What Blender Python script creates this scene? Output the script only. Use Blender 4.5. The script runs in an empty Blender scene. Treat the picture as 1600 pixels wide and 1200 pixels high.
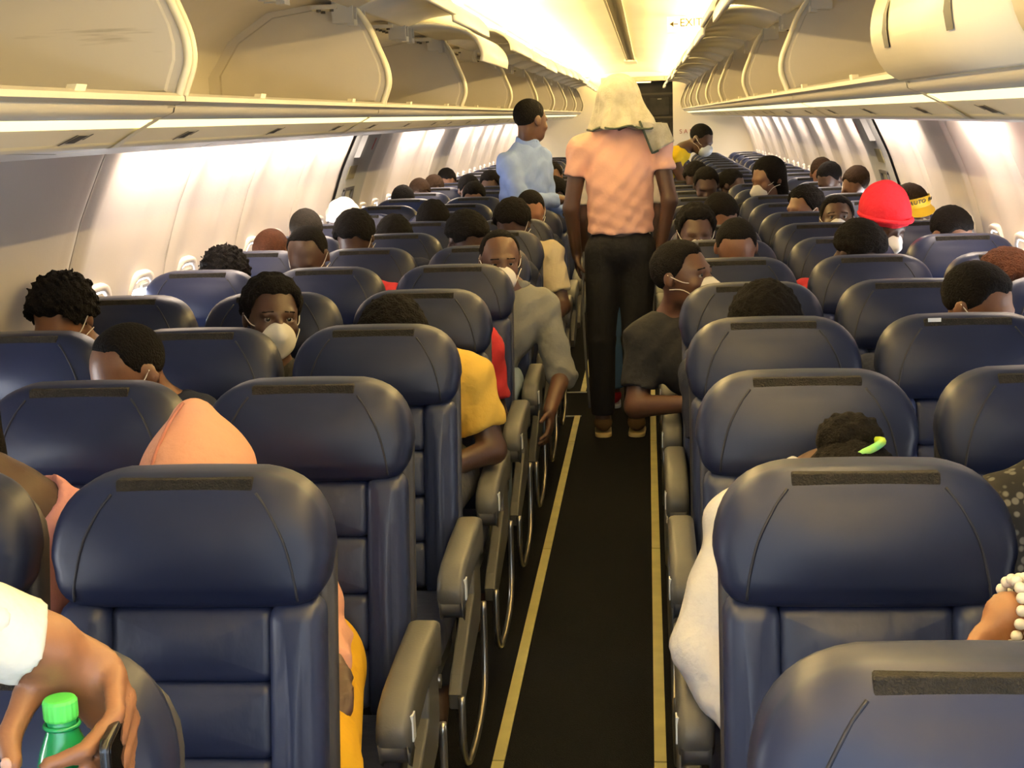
import bpy, bmesh, math, random
import numpy as np
from mathutils import Vector, Matrix
random.seed(7)
SC = bpy.context.scene
COL = SC.collection
R = math.radians

# ------------------------------------------------------------------ camera
CAM_P = (0.2026, 0.0, 1.6679)
YAW, PIT, ROL, FPX = 0.0972, 0.1812, 0.0333, 2260.6
cd = bpy.data.cameras.new('camera'); cam = bpy.data.objects.new('camera', cd); COL.objects.link(cam)
fwd = Vector((-math.sin(YAW)*math.cos(PIT), math.cos(YAW)*math.cos(PIT), -math.sin(PIT)))
rt = Vector((math.cos(YAW), math.sin(YAW), 0)); up = rt.cross(fwd)
rt2 = rt*math.cos(ROL) - up*math.sin(ROL); up2 = up*math.cos(ROL) + rt*math.sin(ROL)
M = Matrix((rt2, up2, -fwd)).transposed().to_4x4(); M.translation = CAM_P
cam.matrix_world = M
cd.sensor_fit = 'HORIZONTAL'; cd.sensor_width = 36.0; cd.lens = FPX/1600*36.0
cd.clip_start = 0.05; cd.clip_end = 200
SC.camera = cam

# ------------------------------------------------------------------ world, lights, exposure
w = bpy.data.worlds.new('daylight'); SC.world = w; w.use_nodes = True
bg = w.node_tree.nodes['Background']; bg.inputs[0].default_value = (0.60, 0.77, 1.0, 1); bg.inputs[1].default_value = 6.0
SC.view_settings.view_transform = 'Standard'; SC.view_settings.look = 'None'
SC.view_settings.gamma = 1; SC.view_settings.use_curve_mapping = False
SC.view_settings.exposure = 0.0

COVE = (1.0, 0.72, 0.30)
WASH = (1.0, 0.80, 0.62)
def area(name, loc, direction, sx, sy, power, color):
    l = bpy.data.lights.new(name, 'AREA'); l.shape = 'RECTANGLE'; l.size = sx; l.size_y = sy
    l.energy = power; l.color = color
    o = bpy.data.objects.new(name, l); COL.objects.link(o)
    d = Vector(direction).normalized(); y = Vector((0, 1, 0)); z = -d; x = y.cross(z).normalized(); y = z.cross(x)
    m = Matrix((x, y, z)).transposed().to_4x4(); m.translation = loc; o.matrix_world = m
    return o
for s in (-1, 1):
    area('cove_lamp', (s*0.585, 9.6, 2.150), (-s*0.60, 0, 0.80), 0.05, 22.4, 580 if s < 0 else 470, COVE)
WASH_SEG = {-1: [(4.72, 5.62), (5.76, 6.64), (6.78, 7.68), (7.78, 8.52), (10.3, 11.3), (11.5, 12.5), (13.6, 14.6), (14.8, 15.6), (15.9, 16.6), (16.8, 17.6), (18, 19), (19.2, 20.4)],
            1: [(4.2, 5.2), (5.6, 6.42), (7.46, 8.66), (9.55, 9.95), (10.5, 11.0), (11.6, 12.1), (12.9, 13.3), (14.2, 14.7), (15.1, 15.6), (16.4, 17.0), (17.4, 18), (18.6, 19.3), (19.5, 20.3)]}
for s in WASH_SEG:
    for a, b in WASH_SEG[s]:
        area('sidewall_lamp', (s*1.40, (a+b)/2, 1.592), (s*0.62, 0, -0.78), 0.04, b-a, 9.8*(b-a), WASH)

# ------------------------------------------------------------------ materials
MATS = {}
def mat(name, col, rough=0.5, metal=0.0, bump=None, var=None, emit=None, spec=0.5, sheen=0, alpha=None, trans=0):
    if name in MATS: return MATS[name]
    m = bpy.data.materials.new(name); m.use_nodes = True; MATS[name] = m
    nt = m.node_tree; b = nt.nodes['Principled BSDF']
    b.inputs['Base Color'].default_value = (*col, 1); b.inputs['Roughness'].default_value = rough
    b.inputs['Metallic'].default_value = metal; b.inputs['Specular IOR Level'].default_value = spec
    if sheen: b.inputs['Sheen Weight'].default_value = sheen
    if trans: b.inputs['Transmission Weight'].default_value = trans
    if emit:
        b.inputs['Emission Color'].default_value = (*emit[0], 1); b.inputs['Emission Strength'].default_value = emit[1]
    tc = nt.nodes.new('ShaderNodeTexCoord')
    if var:                                   # colour variation: (scale, darker/lighter factor, second colour)
        n = nt.nodes.new('ShaderNodeTexNoise'); n.inputs['Scale'].default_value = var[0]; n.inputs['Detail'].default_value = 5
        nt.links.new(tc.outputs['Object'], n.inputs['Vector'])
        r = nt.nodes.new('ShaderNodeValToRGB'); r.color_ramp.elements[0].position = 0.35; r.color_ramp.elements[1].position = 0.68
        c2 = var[2] if len(var) > 2 else tuple(min(1, c*var[1]) for c in col)
        r.color_ramp.elements[0].color = (*col, 1); r.color_ramp.elements[1].color = (*c2, 1)
        nt.links.new(n.outputs['Fac'], r.inputs['Fac']); nt.links.new(r.outputs['Color'], b.inputs['Base Color'])
    if bump:
        n = nt.nodes.new('ShaderNodeTexNoise'); n.inputs['Scale'].default_value = bump[0]; n.inputs['Detail'].default_value = 4
        mp = nt.nodes.new('ShaderNodeMapping')
        if len(bump) > 2: mp.inputs['Scale'].default_value = bump[2]
        nt.links.new(tc.outputs['Object'], mp.inputs['Vector']); nt.links.new(mp.outputs['Vector'], n.inputs['Vector'])
        bp = nt.nodes.new('ShaderNodeBump'); bp.inputs['Strength'].default_value = bump[1]; bp.inputs['Distance'].default_value = 0.02
        nt.links.new(n.outputs['Fac'], bp.inputs['Height']); nt.links.new(bp.outputs['Normal'], b.inputs['Normal'])
    return m
leather = mat('navy_leather', (0.013, 0.020, 0.058), 0.42, bump=(14, 0.22, (1, 1, 0.55)), var=(3, 1.35), spec=0.45)
leather_head = mat('navy_leather_headrest', (0.010, 0.015, 0.044), 0.40, bump=(6, 0.12), var=(4, 1.3), spec=0.30)
piping = mat('dark_seam', (0.008, 0.010, 0.022), 0.6)
velcro = mat('brown_velcro', (0.009, 0.0075, 0.006), 0.95, bump=(300, 0.6), var=(60, 1.9))
shellm = mat('seat_shell_plastic', (0.035, 0.036, 0.045), 0.5)
armm = mat('grey_arm_plastic', (0.088, 0.088, 0.086), 0.45, bump=(180, 0.05))
armdark = mat('dark_arm_plastic', (0.07, 0.07, 0.075), 0.5)
sticker = mat('white_sticker', (0.75, 0.78, 0.8), 0.4)
metal = mat('seat_frame_metal', (0.45, 0.42, 0.36), 0.32, 0.9)
brass = mat('buckle_metal', (0.75, 0.62, 0.35), 0.3, 1.0)
carpet = mat('charcoal_carpet', (0.0032, 0.0036, 0.0045), 0.95, bump=(260, 0.6), var=(160, 1.9), spec=0.2)
stripm = mat('pale_yellow_strip', (0.62, 0.56, 0.22), 0.45, var=(9, 0.8))
stripw = mat('pale_white_strip', (0.62, 0.64, 0.60), 0.5)
wallm = mat('sidewall_plastic', (0.62, 0.575, 0.545), 0.34, bump=(90, 0.03))
hullm = mat('hull_liner', (0.55, 0.53, 0.52), 0.6)
binm = mat('bin_plastic', (0.58, 0.54, 0.44), 0.42, bump=(60, 0.03), var=(1.3, 0.93))
binin = mat('bin_interior', (0.58, 0.53, 0.43), 0.5, bump=(40, 0.03), var=(2.0, 0.88))
binscuff = None
doorm = mat('bin_door_plastic', (0.54, 0.52, 0.46), 0.45, var=(3, 0.92))
lipm = mat('bin_edge_trim', (0.78, 0.72, 0.52), 0.35)
hingem = mat('hinge_plastic', (0.50, 0.48, 0.42), 0.45)
screwm = mat('dark_screw', (0.10, 0.09, 0.07), 0.5)
psum = mat('service_panel_plastic', (0.66, 0.62, 0.52), 0.45)
glowm = mat('glow_strip', (0.85, 0.78, 0.45), 0.4, emit=((1.0, 0.88, 0.42), 1.7))
placm = mat('placard_print', (0.05, 0.045, 0.04), 0.6)
ceilm = mat('ceiling_plastic', (0.86, 0.81, 0.66), 0.45, var=(0.9, 0.9))
chanm = mat('ceiling_channel', (0.20, 0.17, 0.10), 0.5)
glassm = mat('window_daylight', (0.9, 0.9, 0.9), 0.3, emit=((0.93, 0.96, 1.0), 20.0))
shadem = mat('window_shade', (0.78, 0.75, 0.72), 0.5)
tubem = mat('lamp_tube', (1, 0.95, 0.8), 0.5, emit=((1.0, 0.82, 0.40), 6.0))
exitgrey = mat('exit_hatch_grey', (0.40, 0.41, 0.42), 0.5, var=(5, 0.9))
exitred = mat('red_placard', (0.35, 0.06, 0.05), 0.5)
rearm = mat('rear_wall_cream', (0.72, 0.66, 0.52), 0.55)
galleym = mat('galley_dark', (0.045, 0.042, 0.035), 0.5, var=(6, 1.8))
redtext = mat('red_lettering', (0.35, 0.10, 0.06), 0.6)

# ------------------------------------------------------------------ helpers
def tag(o, label=None, cat=None, group=None, kind=None):
    if label: o['label'] = label
    if cat: o['category'] = cat
    if group: o['group'] = group
    if kind: o['kind'] = kind
    return o
def link(name, me, m, parent=None, loc=None):
    o = bpy.data.objects.new(name, me)
    if m and not me.materials: me.materials.append(m)
    COL.objects.link(o)
    if parent: o.parent = parent
    if loc: o.location = loc
    return o
def empty(name, loc=(0, 0, 0), rz=0):
    o = bpy.data.objects.new(name, None); COL.objects.link(o); o.location = loc; o.rotation_euler.z = rz
    o.empty_display_size = 0.05
    return o
def copy_tree(o, parent=None):
    c = o.copy(); COL.objects.link(c)
    if parent: c.parent = parent
    for ch in o.children: copy_tree(ch, c)
    return c
def mesh(name, verts, faces, smooth=False):
    me = bpy.data.meshes.new(name); me.from_pydata([tuple(map(float, v)) for v in verts], [], faces)
    bm = bmesh.new(); bm.from_mesh(me); bmesh.ops.recalc_face_normals(bm, faces=bm.faces); bm.to_mesh(me); bm.free()
    if smooth:
        me.polygons.foreach_set('use_smooth', [True]*len(me.polygons))
    me.update(); return me
def merge(*parts):
    V = []; F = []
    for v, f in parts:
        n = len(V); V += list(v); F += [tuple(i+n for i in q) for q in f]
    return V, F
def box(x0, x1, y0, y1, z0, z1):
    v = [(x, y, z) for x in (x0, x1) for y in (y0, y1) for z in (z0, z1)]
    return v, [(0, 1, 3, 2), (4, 6, 7, 5), (0, 4, 5, 1), (2, 3, 7, 6), (0, 2, 6, 4), (1, 5, 7, 3)]
def rrect(w, h, r, n=5, cx=0, cy=0):
    p = []
    for (sx, sy, a0) in ((1, 1, 0), (-1, 1, 90), (-1, -1, 180), (1, -1, 270)):
        for i in range(n+1):
            a = R(a0+90*i/n); p.append((cx+sx*(w/2-r)+r*math.cos(a), cy+sy*(h/2-r)+r*math.sin(a)))
    return p
def offset2(p, d):
    n = len(p); out = []
    for i in range(n):
        a, b, c = p[i-1], p[i], p[(i+1) % n]
        t = (c[0]-a[0], c[1]-a[1]); l = math.hypot(*t) or 1
        out.append((b[0]-t[1]/l*d, b[1]+t[0]/l*d))    # inward for counter-clockwise outlines
    return out
def pillow(outline, depth, r, bulge=0.0, back_round=True, nr=4, caps=3):
    """2D outline (u,v) counter-clockwise -> puffed slab; returns verts as (u, d, v) with d = 0 at the front face, +d to the back."""
    if bulge:
        o2 = []
        for p, q in zip(outline, outline[1:]+outline[:1]):
            m = max(1, int(math.hypot(q[0]-p[0], q[1]-p[1])/0.03)); o2 += [(p[0]+(q[0]-p[0])*i/m, p[1]+(q[1]-p[1])*i/m) for i in range(m)]
        outline = o2
    n = len(outline); rings = []
    cu = sum(p[0] for p in outline)/n; cv = sum(p[1] for p in outline)/n
    inner = offset2(outline, r)
    hu = max(abs(p[0]-cu) for p in inner)+1e-6; hv = max(abs(p[1]-cv) for p in inner)+1e-6
    if bulge: caps = max(caps, 6)
    for k in range(caps):                                      # front cap rings
        s = 1.0 if k == caps-1 else (k+1)/caps
        rings.append([(cu+(p[0]-cu)*s, -bulge*max(0, 1-((p[0]-cu)*s/hu)**2)*max(0, 1-((p[1]-cv)*s/hv)**2), cv+(p[1]-cv)*s) for p in inner])
    for k in range(1, nr+1):
        a = R(90*k/nr); o = offset2(outline, r*(1-math.sin(a)))
        rings.append([(p[0], r*(1-math.cos(a)), p[1]) for p in o])
    if back_round:
        for k in range(0, nr+1):
            a = R(90*k/nr); o = offset2(outline, r*(1-math.cos(a)))
            rings.append([(p[0], depth-r+r*math.sin(a), p[1]) for p in o])
    else:
        rings.append([(p[0], depth, p[1]) for p in outline])
    V = [(cu, -bulge, cv)]; F = []
    for rg in rings: V += rg
    for i in range(n): F.append((0, 1+i, 1+(i+1) % n))
    for k in range(len(rings)-1):
        a = 1+k*n; b = a+n
        for i in range(n): F.append((a+i, b+i, b+(i+1) % n, a+(i+1) % n))
    a = 1+(len(rings)-1)*n; F.append(tuple(a+i for i in range(n)))
    return V, F
def tube(pts, r, n=8, closed=False):
    P = [Vector(p) for p in pts]; V = []; F = []; m = len(P)
    rr = r if isinstance(r, (list, tuple)) else [r]*m
    up0 = Vector((0, 0, 1))
    prev = None
    for i in range(m):
        a = P[(i-1) % m] if (closed or i > 0) else P[i]; b = P[(i+1) % m] if (closed or i < m-1) else P[i]
        t = (b-a).normalized()
        if prev is None:
            u = t.cross(up0)
            if u.length < 1e-3: u = t.cross(Vector((1, 0, 0)))
            u.normalize()
        else:
            u = (prev - t*prev.dot(t)).normalized()
        prev = u; v = t.cross(u)
        for k in range(n):
            a_ = 2*math.pi*k/n; V.append(P[i]+(u*math.cos(a_)+v*math.sin(a_))*rr[i])
    for i in range(m if closed else m-1):
        j = (i+1) % m
        for k in range(n): F.append((i*n+k, i*n+(k+1) % n, j*n+(k+1) % n, j*n+k))
    if not closed: F += [tuple(range(n)), tuple((m-1)*n+k for k in range(n))]
    return V, F
def smooth_path(pts, n=6):
    P = [Vector(p) for p in pts]; out = []
    for i in range(len(P)-1):
        p0 = P[max(i-1, 0)]; p1 = P[i]; p2 = P[i+1]; p3 = P[min(i+2, len(P)-1)]
        for k in range(n):
            t = k/n
            out.append(0.5*((2*p1)+(p2-p0)*t+(2*p0-5*p1+4*p2-p3)*t*t+(3*p1-p0-3*p2+p3)*t**3))
    out.append(P[-1]); return out
def sweep_y(profile, y0, y1, ny=1, closed=False):
    """profile of (x,z) swept along y"""
    n = len(profile); V = []; F = []
    for j in range(ny+1):
        y = y0+(y1-y0)*j/ny; V += [(p[0], y, p[1]) for p in profile]
    for j in range(ny):
        for i in range(n if closed else n-1):
            a = j*n+i; b = j*n+(i+1) % n; F.append((a, b, b+n, a+n))
    return V, F
def text_mesh(s, size, m, name, parent=None, matrix=None, extrude=0.001):
    c = bpy.data.curves.new(name, 'FONT'); c.body = s; c.size = size; c.extrude = extrude; c.align_x = 'CENTER'; c.align_y = 'CENTER'
    t = bpy.data.objects.new(name, c); COL.objects.link(t)
    dg = bpy.context.evaluated_depsgraph_get(); me = bpy.data.meshes.new_from_object(t.evaluated_get(dg))
    bpy.data.objects.remove(t); me.materials.clear()
    o = link(name, me, m, parent)
    if matrix is not None: o.matrix_local = matrix
    return o
FACE_CAM = Matrix(((1, 0, 0, 0), (0, 0, -1, 0), (0, 1, 0, 0), (0, 0, 0, 1)))   # text upright, readable looking along +y

# ------------------------------------------------------------------ SDF body modelling
def rot_dir(d, upv=(0, 0, 1)):
    z = Vector(d).normalized(); x = Vector(upv).cross(z)
    if x.length < 1e-4: x = Vector((1, 0, 0))
    x.normalize(); y = z.cross(x)
    return np.array(Matrix((x, y, z)))            # rows = local axes
class Field:
    def __init__(s): s.ops = []
    def cap(s, a, b, ra, rb=None, k=0.02, op='u'): s.ops.append(('c', np.array(a, float), np.array(b, float), ra, ra if rb is None else rb, k, op)); return s
    def cyl(s, a, b, ra, rb=None, k=0.01, op='u'): s.ops.append(('y', np.array(a, float), np.array(b, float), ra, ra if rb is None else rb, k, op)); return s
    def ell(s, c, r, rot=None, k=0.02, op='u'): s.ops.append(('e', np.array(c, float), np.array(r, float), np.eye(3) if rot is None else np.array(rot), 0, k, op)); return s
    def half(s, p, n, k=0.004): s.ops.append(('h', np.array(p, float), np.array(n, float)/np.linalg.norm(n), 0, 0, k, 'i')); return s
    def fn(s, f): s.ops.append(('f', f, None, 0, 0, 0, 'f')); return s
    def bounds(s):
        lo = np.full(3, 1e9); hi = -lo
        for o in s.ops:
            if o[6] != 'u': continue
            if o[0] in 'cy':
                r = max(o[3], o[4]); lo = np.minimum(lo, np.minimum(o[1], o[2])-r); hi = np.maximum(hi, np.maximum(o[1], o[2])+r)
            else:
                e = np.sqrt(((o[3].T*o[2])**2).sum(1)); lo = np.minimum(lo, o[1]-e); hi = np.maximum(hi, o[1]+e)
        return lo, hi
    def build(s, h):
        lo, hi = s.bounds(); lo = lo-3*h-0.01; hi = hi+3*h+0.01
        n = np.ceil((hi-lo)/h).astype(int)+1
        ax = [lo[i]+h*np.arange(n[i]) for i in range(3)]
        D = np.full(n, 0.5, np.float32)
        for o in s.ops:
            t, k, op = o[0], o[5], o[6]
            if t in 'cye':
                if t == 'e':
                    e = np.sqrt(((o[3].T*o[2])**2).sum(1)); l_, h_ = o[1]-e, o[1]+e
                else:
                    r = max(o[3], o[4]); l_ = np.minimum(o[1], o[2])-r; h_ = np.maximum(o[1], o[2])+r
                m = k+3*h
                i0 = np.clip(np.floor((l_-m-lo)/h).astype(int), 0, n-1); i1 = np.clip(np.ceil((h_+m-lo)/h).astype(int)+1, 1, n)
            else:
                i0 = np.zeros(3, int); i1 = n
            if (i1 <= i0).any(): continue
            sl = tuple(slice(a, b) for a, b in zip(i0, i1))
            X, Y, Z = np.meshgrid(*[ax[i][i0[i]:i1[i]] for i in range(3)], indexing='ij', sparse=False)
            B = D[sl]
            if t == 'c' or t == 'y':
                a, b, ra, rb = o[1:5]; ab = b-a; L2 = max((ab*ab).sum(), 1e-9)
                px, py, pz = X-a[0], Y-a[1], Z-a[2]
                tt = (px*ab[0]+py*ab[1]+pz*ab[2])/L2
                tc = np.clip(tt, 0, 1)
                rad = np.sqrt((px-ab[0]*(tc if t == 'c' else tt))**2+(py-ab[1]*(tc if t == 'c' else tt))**2+(pz-ab[2]*(tc if t == 'c' else tt))**2)
                d = rad-(ra+(rb-ra)*tc)
                if t == 'y': d = np.maximum(d, (np.abs(tt-0.5)-0.5)*math.sqrt(L2))
            elif t == 'e':
                q = np.stack([X-o[1][0], Y-o[1][1], Z-o[1][2]], -1) @ o[3].T
                k0 = np.sqrt(((q/o[2])**2).sum(-1)); k1 = np.sqrt(((q/o[2]**2)**2).sum(-1))+1e-9
                d = k0*(k0-1)/k1
            elif t == 'h':
                d = (X-o[1][0])*o[2][0]+(Y-o[1][1])*o[2][1]+(Z-o[1][2])*o[2][2]
            else:
                D[sl] = o[1](X, Y, Z, B); continue
            if op == 'u':
                q = np.maximum(k-np.abs(B-d), 0)/max(k, 1e-6); D[sl] = np.minimum(B, d)-q*q*k*0.25
            else:
                if op == 's': d = -d
                q = np.maximum(k-np.abs(B-d), 0)/max(k, 1e-6); D[sl] = np.maximum(B, d)+q*q*k*0.25
        return surface_nets(D, lo, h)
def surface_nets(D, lo, h):
    S = D < 0
    nx, ny, nz = D.shape; cs = (nx-1, ny-1, nz-1)
    acc = np.zeros(cs+(3,), np.float32); cnt = np.zeros(cs, np.float32)
    for ax in range(3):
        o1, o2 = [a for a in range(3) if a != ax]
        for b in (0, 1):
            for c in (0, 1):
                s0 = [0]*3; s0[ax] = slice(0, D.shape[ax]-1); s0[o1] = slice(b, D.shape[o1]-1+b); s0[o2] = slice(c, D.shape[o2]-1+c)
                s1 = list(s0); s1[ax] = slice(1, D.shape[ax])
                d0 = D[tuple(s0)]; d1 = D[tuple(s1)]
                m = (d0 < 0) != (d1 < 0)
                t = np.where(m, d0/np.where(m, d0-d1, 1), 0)
                cnt += m; acc[..., ax] += np.where(m, t, 0); acc[..., o1] += np.where(m, b, 0); acc[..., o2] += np.where(m, c, 0)
    act = cnt > 0
    idx = np.full(cs, -1, np.int64); N = int(act.sum()); idx[act] = np.arange(N)
    P = acc[act]/cnt[act][:, None]
    ijk = np.argwhere(act)
    V = lo+(ijk+P)*h
    quads = []
    for ax in range(3):
        o1, o2 = ((1, 2), (2, 0), (0, 1))[ax]
        s0 = [slice(1, D.shape[a]-1) for a in range(3)]; s0[ax] = slice(0, D.shape[ax]-1)
        s1 = list(s0); s1[ax] = slice(1, D.shape[ax])
        a = S[tuple(s0)]; b = S[tuple(s1)]
        e = np.argwhere(a != b)
        if not len(e): continue
        flip = a[a != b]
        base = e.copy(); base[:, o1] += 1; base[:, o2] += 1
        def cell(d1, d2):
            q = base.copy(); q[:, o1] += d1; q[:, o2] += d2
            return idx[q[:, 0], q[:, 1], q[:, 2]]
        Q = np.stack([cell(-1, -1), cell(0, -1), cell(0, 0), cell(-1, 0)], 1)
        Q[~flip] = Q[~flip][:, ::-1]
        quads.append(Q)
    Q = np.concatenate(quads); Q = Q[(Q >= 0).all(1)]
    return V, Q
def np_mesh(name, V, Q):
    me = bpy.data.meshes.new(name)
    me.vertices.add(len(V)); me.vertices.foreach_set('co', np.asarray(V, np.float32).ravel())
    me.loops.add(len(Q)*4); me.loops.foreach_set('vertex_index', Q.astype(np.int32).ravel())
    me.polygons.add(len(Q)); me.polygons.foreach_set('loop_start', np.arange(0, len(Q)*4, 4, dtype=np.int32))
    me.polygons.foreach_set('use_smooth', np.ones(len(Q), bool))
    me.update(calc_edges=True); me.validate(); return me
def sdf_obj(name, field, h, m, parent=None):
    V, Q = field.build(h)
    if parent is not None: V = V-np.array(parent.location)
    return link(name, np_mesh(name, V, Q), m, parent)

# ------------------------------------------------------------------ the cabin shell
Y0, Y1 = -1.6, 20.9
WP = [(1.62, -0.02), (1.70, 0.25), (1.755, 0.60), (1.765, 0.80), (1.745, 1.00), (1.70, 1.20), (1.63, 1.40), (1.535, 1.60), (1.40, 1.85), (1.20, 2.10), (0.90, 2.32), (0.0, 2.42)]
def wx(z):
    for (xa, za), (xb, zb) in zip(WP, WP[1:]):
        if za <= z <= zb: return xa+(xb-xa)*(z-za)/(zb-za)
    return WP[-1][0]
fl = link('floor', mesh('floor', *box(-1.7, 1.7, Y0, Y1+2.6, -0.06, 0.0)), carpet); tag(fl, kind='structure')
for s, nm in ((-1, 'wall_left'), (1, 'wall_right')):
    prof = [(s*(x+0.03), z) for x, z in WP if z < 1.62]
    V, F = sweep_y(prof, Y0, Y1+2.6, 1)
    o = link(nm, mesh(nm, V, F, True), hullm); tag(o, kind='structure')
    globals()[nm] = o
# ceiling panels (arched), one per bay
CP = [(0.66, 2.205), (0.50, 2.238), (0.33, 2.254), (0.16, 2.263), (0.0, 2.266)]
cprof = [(-x, z) for x, z in CP]+[(x, z) for x, z in reversed(CP[:-1])]
ceiling = empty('ceiling'); tag(ceiling, kind='structure')
yb = [Y0, 0.6, 2.8, 5.0, 7.15, 9.35, 11.55, 13.7, 15.6, 17.6, 19.3, Y1]
for a, b in zip(yb, yb[1:]):
    V, F = sweep_y(cprof, a+0.006, b-0.006, 1)
    V2, F2 = sweep_y([(x, z+0.012) for x, z in cprof], a+0.006, b-0.006, 1)
    link('ceiling_panel', mesh('ceiling_panel', *merge((V, F), (V2, F2)), True), ceilm, ceiling)
ch = merge(box(0.004, 0.074, Y0, 16.5, 2.250, 2.272), box(-0.006, 0.006, Y0, 16.5, 2.242, 2.272), box(0.072, 0.084, Y0, 16.5, 2.242, 2.272))
link('ceiling_channel', mesh('ceiling_channel', *ch), chanm, ceiling)
link('channel_end', mesh('channel_end', *box(-0.03, 0.105, 16.0, 17.0, 2.235, 2.255)), lipm, ceiling)
hp = [(x+0.03, z) for x, z in WP if z > 1.58]
hp = [(-x, z) for x, z in hp]+[(x, z) for x, z in reversed(hp[:-1])]
link('hull_arch', mesh('hull_arch', *sweep_y(hp, Y0, Y1+2.6, 1), True), hullm, ceiling)
# cove back panels above the bins, with the lamp tubes
for s in (-1, 1):
    pr = [(s*0.80, 2.098), (s*0.76, 2.10), (s*0.70, 2.12), (s*0.67, 2.17), (s*0.66, 2.205)]
    link('cove_panel', mesh('cove_panel', *sweep_y(pr, Y0, Y1, 1), True), ceilm, ceiling)
    t = empty('fluorescent_strip', (s*0.615, 9.6, 2.165))
    tag(t, 'long warm fluorescent lamp strip hidden in the ceiling cove above the bins', 'lamp', 'cove lamp strips')
    link('lamp_tube', mesh('lamp_tube', *tube([(0, -11.2, 0), (0, 11.2, 0)], 0.013), True), tubem, t)
    for k in range(12):
        link('lamp_holder', mesh('lamp_holder', *box(-0.02, 0.02, -11.2+k*2.03-0.02, -11.2+k*2.03+0.02, -0.025, 0.02)), hingem, t)
# exit sign hanging at the ceiling above the overwing exits
xs = empty('exit_sign', (0.435, 9.0, 2.18))
tag(xs, 'pale ceiling exit sign with a left arrow beside the overwing hatch', 'sign')
link('sign_lens', mesh('sign_lens', *box(-0.10, 0.17, 0, 0.03, -0.035, 0.06)), mat('exit_lens', (0.85, 0.8, 0.6), 0.4), xs)
exm = mat('exit_letters', (0.05, 0.032, 0.006), 0.7, spec=0.1)
text_mesh('EXIT', 0.066, exm, 'lettering', xs, Matrix.Translation((0.042, -0.002, 0.020)) @ FACE_CAM)
ar = merge(box(-0.075, -0.035, -0.003, -0.001, 0.013, 0.018))
ar = merge(ar, ([(-0.085, -0.003, 0.0155), (-0.06, -0.003, 0.032), (-0.065, -0.003, 0.0155), (-0.06, -0.003, -0.001)], [(0, 1, 2), (0, 2, 3)]))
link('arrow', mesh('arrow', *ar), exm, xs)

# sidewall panels: 1.02 m wide, moulded bays with ribs between
def wall_panel(s, a, b, parent, blank=False):
    zs = np.linspace(0.10, 1.63, 26); n = 28; V = []; F = []
    for i in range(n+1):
        u = i/n; y = a+0.012+(b-a-0.024)*u
        for z in zs:
            rel = 0.022
            e = min(u, 1-u)
            if e < 0.10: rel = 0.022+0.012*math.sin(e/0.10*math.pi)-0.016*(1-e/0.10)
            if not blank:
                for c in (0.27, 0.73):
                    d = abs(u-c)/0.19
                    if d < 1: rel -= 0.024*(1-d*d)**2*(1.15-0.35*z)
            V.append((s*(wx(z)-rel), y, z))
    m = len(zs)
    for i in range(n):
        for j in range(m-1): F.append((i*m+j, (i+1)*m+j, (i+1)*m+j+1, i*m+j+1))
    return link('wall_panel', mesh('wall_panel', V, F, True), wallm, parent)
def on_wall(s, z, y, d=0.0):
    return (s*(wx(z)-d), y, z)
winN = [0]
frame2 = rrect(0.30, 0.42, 0.10, 6); pane2 = rrect(0.235, 0.345, 0.085, 6)
def window(s, y):
    winN[0] += 1
    root = empty('window_%d' % winN[0], (s*wx(1.0), y, 0.945)); tag(root, kind='structure')
    ang = math.atan2(wx(0.82)-wx(1.18), 0.36)
    def put(u, v, d):
        z = v; return (-s*d+s*(wx(min(max(0.945+z, .1), 1.6))-wx(1.0)), u, z)
    V = []; F = []; n = len(frame2)
    for d, o in ((0.0, frame2), (0.026, [(p[0]*.95, p[1]*.95) for p in frame2]), (0.026, [(p[0]*1.06, p[1]*1.05) for p in pane2]), (0.010, pane2)):
        V += [put(p[0], p[1], d) for p in o]
    for k in range(3):
        for i in range(n): F.append((k*n+i, k*n+(i+1) % n, (k+1)*n+(i+1) % n, (k+1)*n+i))
    link('window_frame', mesh('window_frame', V, F, True), wallm, root)
    ring = [put(p[0], p[1], 0.014) for p in pane2]; nn = len(ring)
    link('window_pane', mesh('window_pane', ring+[put(0, 0, 0.014)], [(i, (i+1) % nn, nn) for i in range(nn)]), glassm, root)
    sh = random.choice((0.03, 0.05, 0.06, 0.14))
    sz0, sz1 = 0.172-sh, 0.172
    V, F = [], []
    for z in np.linspace(sz0, sz1, 4):
        wv = 0.117 if z < 0.09 else 0.117-0.085*(1-math.sqrt(max(0, 1-((z-0.0875)/0.085)**2)))
        V += [put(-wv, z, 0.02), put(wv, z, 0.02)]
    F = [(0, 1, 3, 2), (2, 3, 5, 4), (4, 5, 7, 6)]
    sho = link('window_shade', mesh('window_shade', V, F), shadem, root)
    hv = [put(a, sz0+b, c) for a in (-0.035, 0.035) for b in (0.0, 0.014) for c in (0.019, 0.034)]
    link('shade_handle', mesh('shade_handle', hv, [(0, 1, 3, 2), (4, 6, 7, 5), (0, 4, 5, 1), (2, 3, 7, 6), (0, 2, 6, 4), (1, 5, 7, 3)]), hingem, sho)
EXIT_R = {-1: (8.56, 9.34), 1: (8.72, 9.50)}
for s, wl in ((-1, wall_left), (1, wall_right)):
    ea, eb = EXIT_R[s]
    edges = []
    y = ea
    while y > Y0+0.1: edges.append((y-1.0, y)); y -= 1.0
    y = eb
    while y < Y1-0.1: edges.append((y, min(y+1.0, Y1))); y += 1.0
    for a, b in edges:
        blank = (s < 0 and 3.4 < a < 3.7)
        if s < 0 and a < 2.6 and a > 1.0: pass
        wall_panel(s, a, b, wl, blank)
        if not blank:
            for c in (0.27, 0.73):
                yy = a+(b-a)*c
                if b-a > 0.9: window(s, yy)
ribm = mat('panel_rib', (0.40, 0.37, 0.35), 0.5)
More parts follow.
